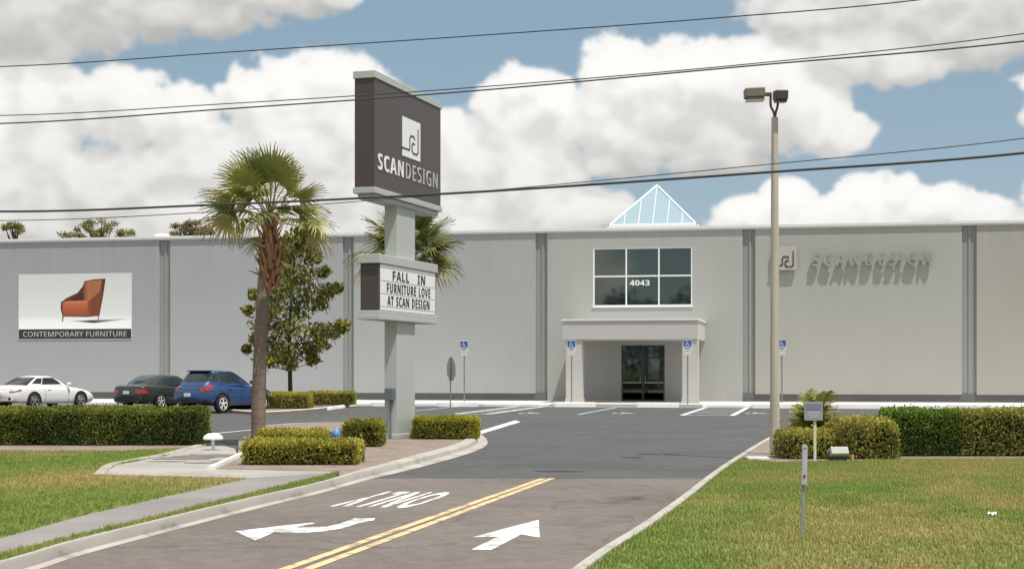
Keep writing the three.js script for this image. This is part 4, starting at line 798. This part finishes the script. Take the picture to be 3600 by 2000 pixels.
// ------------------------------------------------------------------ cars
// s runs along the car from the tail (0) to the nose (L); -1..0 closes the tail, L..L+1 the nose; t runs round the section from the belly to the top
function catmull(list, x) { let i = 0; while (i < list.length - 2 && x > list[i + 1][0]) i++; const p1 = list[i], p2 = list[i + 1], p0 = list[i - 1] ?? p1, p3 = list[i + 2] ?? p2, t = clamp((x - p1[0]) / (p2[0] - p1[0])), m1 = (p2[1] - p0[1]) / ((p2[0] - p0[0]) || 1) * (p2[0] - p1[0]), m2 = (p3[1] - p1[1]) / ((p3[0] - p1[0]) || 1) * (p2[0] - p1[0]), t2 = t * t, t3 = t2 * t; return (2 * t3 - 3 * t2 + 1) * p1[1] + (t3 - 2 * t2 + t) * m1 + (-2 * t3 + 3 * t2) * p2[1] + (t3 - t2) * m2; }
function makeCar(name, label, spec, pos, turn) {
  const { L, w: Wd, topLine, botLine, cabin, wheels, wr } = spec, car = thing(name, label, 'car', pos, turn);
  const paint = new THREE.MeshPhysicalMaterial({ color: new THREE.Color().setRGB(...spec.colour), roughness: .38, metalness: spec.metal ?? 0, clearcoat: 1, clearcoatRoughness: .06 });
  const glass = new THREE.MeshPhysicalMaterial({ color: new THREE.Color().setRGB(...(spec.glass ?? [.012, .014, .015])), roughness: .04, ior: 1.6 });
  const ring = (x, t) => {
    const e = Math.abs(2 * x / L - 1), wid = Wd * (1 - .10 * Math.pow(e, 5) - .05 * Math.pow(e, 14)), top = catmull(topLine, x), bot = catmull(botLine, x), sh = top - .10 - .05 * e, mid = lerp(bot, sh, .58);
    const P_ = [[0, [0, bot]], [.16, [wid * .86, bot]], [.24, [wid * .965, bot + .10]], [.45, [wid, mid]], [.62, [wid * .985, lerp(mid, sh, .75)]], [.72, [wid * .955, sh + .02]], [.80, [wid * .87, top - .025]], [1, [0, top + .015]]];
    return [catmull(P_.map(([a, b]) => [a, b[0]]), t), catmull(P_.map(([a, b]) => [a, b[1]]), t)];
  };
  const S = (s, t, side) => {
    if (s < 0) { const c = -s, [z, y] = ring(0, t); return new THREE.Vector3(-spec.tailBulge * (1 - (1 - c) ** 2) * Math.sin(clamp(t) * 3.1416) + spec.tail(y), y, z * (1 - c) * side); }
    if (s > L) { const c = s - L, [z, y] = ring(L, t); return new THREE.Vector3(L + .16 * (1 - (1 - c) ** 2) * Math.sin(clamp(t) * 3.1416), y, z * (1 - c) * side); }
    const [z, y] = ring(s, t), k = clamp(1 - s / .5); return new THREE.Vector3(s + spec.tail(y) * k, y, z * side);
  };
  const patch = (fn, n, m, flip, off = 0) => {
    const pos = [], idx = [], e = .01;
    for (let i = 0; i <= n; i++) for (let j = 0; j <= m; j++) {
      const p = fn(i / n, j / m);
      if (off) { const a = fn(Math.min(1, i / n + e), j / m).sub(fn(Math.max(0, i / n - e), j / m)), b = fn(i / n, Math.min(1, j / m + e)).sub(fn(i / n, Math.max(0, j / m - e))), nn = a.cross(b).normalize().multiplyScalar(flip ? -off : off); p.add(nn); }
      pos.push(p.x, p.y, p.z);
    }
    for (let i = 0; i < n; i++) for (let j = 0; j < m; j++) { const a = i * (m + 1) + j, b = a + 1, c = a + m + 1, d = c + 1; flip ? idx.push(a, b, c, b, d, c) : idx.push(a, c, b, b, c, d); }
    const g = new THREE.BufferGeometry(); g.setAttribute('position', new THREE.Float32BufferAttribute(pos, 3)); g.setIndex(idx); g.computeVertexNormals(); return g;
  };
  const bodyPatch = (s0, s1, t0, t1, side, n, m, off) => patch((a, b) => S(lerp(s0, s1, a), lerp(t0, t1, b), side), n, m, side < 0, off);
  const shell = [];
  for (const side of [1, -1]) { shell.push(bodyPatch(0, L, 0, 1, side, 44, 24), bodyPatch(-1, 0, 0, 1, side, 8, 24), bodyPatch(L, L + 1, 0, 1, side, 8, 24)); }
  mesh('body', toCreasedNormals(mergeVertices(mergeGeometries(shell.map((g) => { g = g.clone(); g.deleteAttribute('normal'); return g; })), 1e-4), .75), paint, car);
  // cabin: rounded plan outlines stacked from the belt to the roof
  const { x0, x1, x2, x3, yb, yr, wb, wr: wroof, n: pw } = cabin;      // tail base, tail roof, front roof, front base
  const C = (a, k) => { const e = Math.sin(k * 1.5708), kk = k, rear = lerp(x0, x1, kk), fr = lerp(x3, x2, kk), c = (rear + fr) / 2, h = (fr - rear) / 2, ww = lerp(wb, wroof, Math.pow(k, 1.25)), ex = 2 / pw, sg = (v) => Math.sign(v) * Math.pow(Math.abs(v), ex); return new THREE.Vector3(c + sg(Math.cos(a)) * h, lerp(yb, yr, lerp(kk, e, .35)), sg(Math.sin(a)) * ww); };
  const cab = [patch((a, b) => C(a * 6.28318, b), 72, 10, true)];
  cab.push(patch((a, b) => { const p = C(a * 6.28318, 1), c = new THREE.Vector3((x1 + x2) / 2, yr + .05, 0), q = p.clone().lerp(c, b); q.y = yr + .05 * (1 - (1 - b) ** 2); return q; }, 72, 8, false));
  mesh('cabin', toCreasedNormals(mergeVertices(mergeGeometries(cab.map((g) => { g = g.clone(); g.deleteAttribute('normal'); return g; })), 1e-4), .6), paint, car);
  const ang = (p, side) => { const a = Math.acos(clamp(Math.pow(Math.abs(p), pw / 2)) * Math.sign(p)); return side * a; };
  const win = (name, pa, pb, k0, k1, side, rake = 0) => mesh(name, patch((a, b) => { const k = lerp(k0, k1, b), sh = rake * (b - .5); return C(ang(clamp(lerp(pa, pb, a) + sh, -.995, .995), side), k); }, 12, 6, side < 0, .008), glass, car);
  for (const side of [1, -1]) for (const [pa, pb, k0, k1] of spec.sideGlass) win('side_window', pa, pb, k0, k1, side);
  const zw = (z) => Math.asin(clamp(Math.pow(z, pw / 2)));
  const q = (z) => Math.sign(z) * zw(Math.abs(z));
  mesh('rear_window', patch((a, b) => C(Math.PI - q(lerp(-.88, .88, a)), lerp(spec.rearGlass[0], spec.rearGlass[1], b)), 14, 6, false, .008), glass, car);
  mesh('windscreen', patch((a, b) => C(q(lerp(-.9, .9, a)), lerp(.10, .92, b)), 14, 6, true, .008), glass, car);
  // lamps, plate, bumper trims
  const red = new THREE.MeshPhysicalMaterial({ color: new THREE.Color().setRGB(...(spec.lampColour ?? [.30, .012, .016])), roughness: .12, clearcoat: 1 }), clear = std([.7, .7, .68], .1), dark = std([.02, .02, .022], .6);
  for (const side of [1, -1]) {
    const [t0, t1, sl, c] = spec.tailLamp;
    mesh('tail_lamp', [bodyPatch(-c, -.001, t0, t1, side, 6, 5, .012), bodyPatch(.001, sl, t0, t1, side, 6, 5, .012)], red, car);
    mesh('headlamp', [bodyPatch(L - .28, L, .55, .72, side, 5, 4, .01), bodyPatch(L, L + .35, .55, .72, side, 5, 4, .01)], clear, car);
    mesh('bumper_trim', [bodyPatch(-.999, -.001, .165, .27, side, 8, 4, .006), bodyPatch(.001, .30, .165, .25, side, 5, 4, .006)], spec.trim ? dark : paint, car);
    mesh('door_seam', [bodyPatch(cabin.seams[0], cabin.seams[0] + .014, .25, .78, side, 1, 10, .003), bodyPatch(cabin.seams[1], cabin.seams[1] + .014, .22, .78, side, 1, 10, .003), ...(cabin.seams[2] ? [bodyPatch(cabin.seams[2], cabin.seams[2] + .014, .25, .78, side, 1, 10, .003)] : [])], dark, car);
    for (const hx of spec.handles) { const p = S(hx, .66, side); mesh('door_handle', rbox(.19, .03, .03, .01, p.x, p.y, p.z + side * .012), paint, car); }
    const mp = C(ang(.80, side), .12); const mir = mesh('mirror', rbox(.12, .13, .20, .04, mp.x - .02, mp.y + .05, side * (wb + .14)), spec.darkMirror ? dark : paint, car);
    for (const wx of wheels) {
      const wz = Wd * (1 - .10 * Math.pow(Math.abs(2 * wx / L - 1), 5)) * side;
      mesh('wheel_arch', new THREE.RingGeometry(wr * .5, wr + .065, 32, 1, -.35, Math.PI + .7).translate(wx, wr + .01, 0).rotateY(side > 0 ? 0 : 0).translate(0, 0, wz * .985 + side * .020), new THREE.MeshStandardMaterial({ color: 0x050505, roughness: 1, side: THREE.DoubleSide }), car);
      const wh = new THREE.Group(); wh.name = 'wheel'; wh.position.set(wx, wr, wz + side * -.075); if (side < 0) wh.rotation.y = Math.PI; car.add(wh);
      mesh('tyre', new THREE.LatheGeometry([[wr * .62, -.10], [wr * .93, -.105], [wr, -.08], [wr, .08], [wr * .93, .105], [wr * .66, .108], [wr * .62, .09]].map(([a, b]) => new THREE.Vector2(a, b)), 36).rotateX(Math.PI / 2), blackRubber, wh);
      const alloy = std(spec.rim ?? [.62, .62, .62], .3, { metalness: spec.rimMetal ?? .5 }), sp = [new THREE.TorusGeometry(wr * .63, wr * .045, 8, 36).translate(0, 0, .10), new THREE.CylinderGeometry(wr * .15, wr * .17, .03, 16).rotateX(Math.PI / 2).translate(0, 0, .10)];
      for (let i = 0; i < 5; i++) sp.push(new THREE.BoxGeometry(wr * .17, wr * .5, .025).translate(0, wr * .37, .095).rotateZ(i * 1.2566));
      mesh('rim', sp, alloy, wh); mesh('brake_disc', new THREE.CircleGeometry(wr * .6, 28).translate(0, 0, .05), std([.07, .07, .07], .6), wh);
    }
  }
  const [pt, pw_] = spec.plate, pp = S(-1, pt, 1); mesh('number_plate', rbox(.02, .13, .32, .004, pp.x - .015, pp.y, 0), std([.72, .74, .72], .5), car);
  if (spec.fogs) for (const side of [1, -1]) { const p = S(-.25, .22, side); mesh('exhaust_outlet', new THREE.CylinderGeometry(.06, .06, .05, 14).rotateZ(Math.PI / 2).translate(p.x - .01, p.y + .02, p.z), dark, car); }
  if (spec.rails) for (const side of [1, -1]) mesh('roof_rail', tube([[x1 + .1, yr + .01], [x1 + .3, yr + .07], [x2 - .1, yr + .07], [x2 + .1, yr]].map(([a, b]) => new THREE.Vector3(a, b, side * (wroof - .08))), .015, 16, 6), steel, car);
  if (spec.spoiler) mesh('roof_spoiler', rbox(.26, .045, wroof * 1.7, .02, x1 + .0, yr + .015, 0), paint, car);
  return car;
}
// place a car so that its right rear wheel stands on a ground point
function carAt(spec, u, v, theta) { const g = G(u, v), phi = theta + YAW, ax = new THREE.Vector3(Math.cos(phi), 0, -Math.sin(phi)), rt = new THREE.Vector3(Math.sin(phi), 0, Math.cos(phi)); return [g.addScaledVector(ax, -spec.wheels[0]).addScaledVector(rt, -spec.w), phi]; }
const coupe = { L: 4.6, w: .90, colour: [.80, .80, .80], topLine: [[0, .93], [.25, 1.0], [.9, 1.0], [2, .95], [3.1, .93], [3.9, .83], [4.4, .70], [4.6, .60]], botLine: [[0, .34], [.5, .24], [4.1, .20], [4.6, .26]],
  cabin: { x0: .42, x1: 1.42, x2: 2.35, x3: 3.35, yb: .93, yr: 1.36, wb: .80, wr: .58, n: 4.6, seams: [1.62, 2.95] }, wheels: [.98, 3.70], wr: .335, tail: (y) => (y - .7) * .12, tailBulge: .12, sideGlass: [[-.30, .62, .20, .86], [-.74, -.34, .26, .80]], rearGlass: [.12, .9], tailLamp: [.585, .66, .30, .32], handles: [1.85], plate: [.5, 1], fogs: true, lampColour: [.40, .10, .09], rim: [.36, .34, .33] };
const sedan = { L: 4.65, w: .90, colour: [.003, .010, .009], topLine: [[0, .98], [.22, 1.03], [.9, 1.03], [2, .98], [3.2, .96], [4.0, .86], [4.45, .74], [4.65, .62]], botLine: [[0, .32], [.5, .22], [4.1, .20], [4.65, .26]],
  cabin: { x0: .36, x1: 1.30, x2: 2.50, x3: 3.45, yb: .97, yr: 1.41, wb: .80, wr: .60, n: 4.6, seams: [1.15, 2.15, 3.05] }, wheels: [1.0, 3.75], wr: .325, tail: (y) => (y - .7) * .10, tailBulge: .12, sideGlass: [[.06, .66, .16, .88], [-.44, .02, .16, .88], [-.68, -.47, .2, .7]], rearGlass: [.10, .92], tailLamp: [.50, .70, .26, .40], handles: [1.35, 2.4], plate: [.55, 1], rim: [.7, .7, .7], glass: [.02, .03, .03] };
const suv = { L: 4.08, w: .92, colour: [.001, .046, .165], metal: .15, topLine: [[0, 1.02], [.3, 1.10], [1, 1.08], [2.1, 1.03], [2.85, 1.02], [3.5, .95], [3.92, .82], [4.08, .70]], botLine: [[0, .42], [.5, .30], [3.6, .28], [4.08, .34]],
  cabin: { x0: .06, x1: .55, x2: 1.80, x3: 2.95, yb: 1.04, yr: 1.60, wb: .83, wr: .62, n: 4.4, seams: [1.15, 1.90, 2.70] }, wheels: [.84, 3.22], wr: .355, tail: (y) => (y - .7) * .18, tailBulge: .12, sideGlass: [[.10, .66, .14, .88], [-.46, .05, .14, .88], [-.82, -.52, .24, .82]], rearGlass: [.24, .90], tailLamp: [.64, .80, .34, .30], handles: [1.32, 2.1], plate: [.48, 1], trim: true, rim: [.78, .76, .76], rimMetal: .2, spoiler: true, darkMirror: true, glass: [.012, .02, .022] };
makeCar('parked_car', 'white two-door coupe parked at the far left before the building', coupe, ...carAt(coupe, 87, 1028, 1.08));
makeCar('parked_car', 'dark green sedan parked between the white coupe and the blue car', sedan, ...carAt(sedan, 405, 1029, 1.10));
makeCar('parked_car', 'bright blue crossover parked beside the dark sedan', suv, ...carAt(suv, 561, 1039, 1.06));

renderer.render(scene, camera);
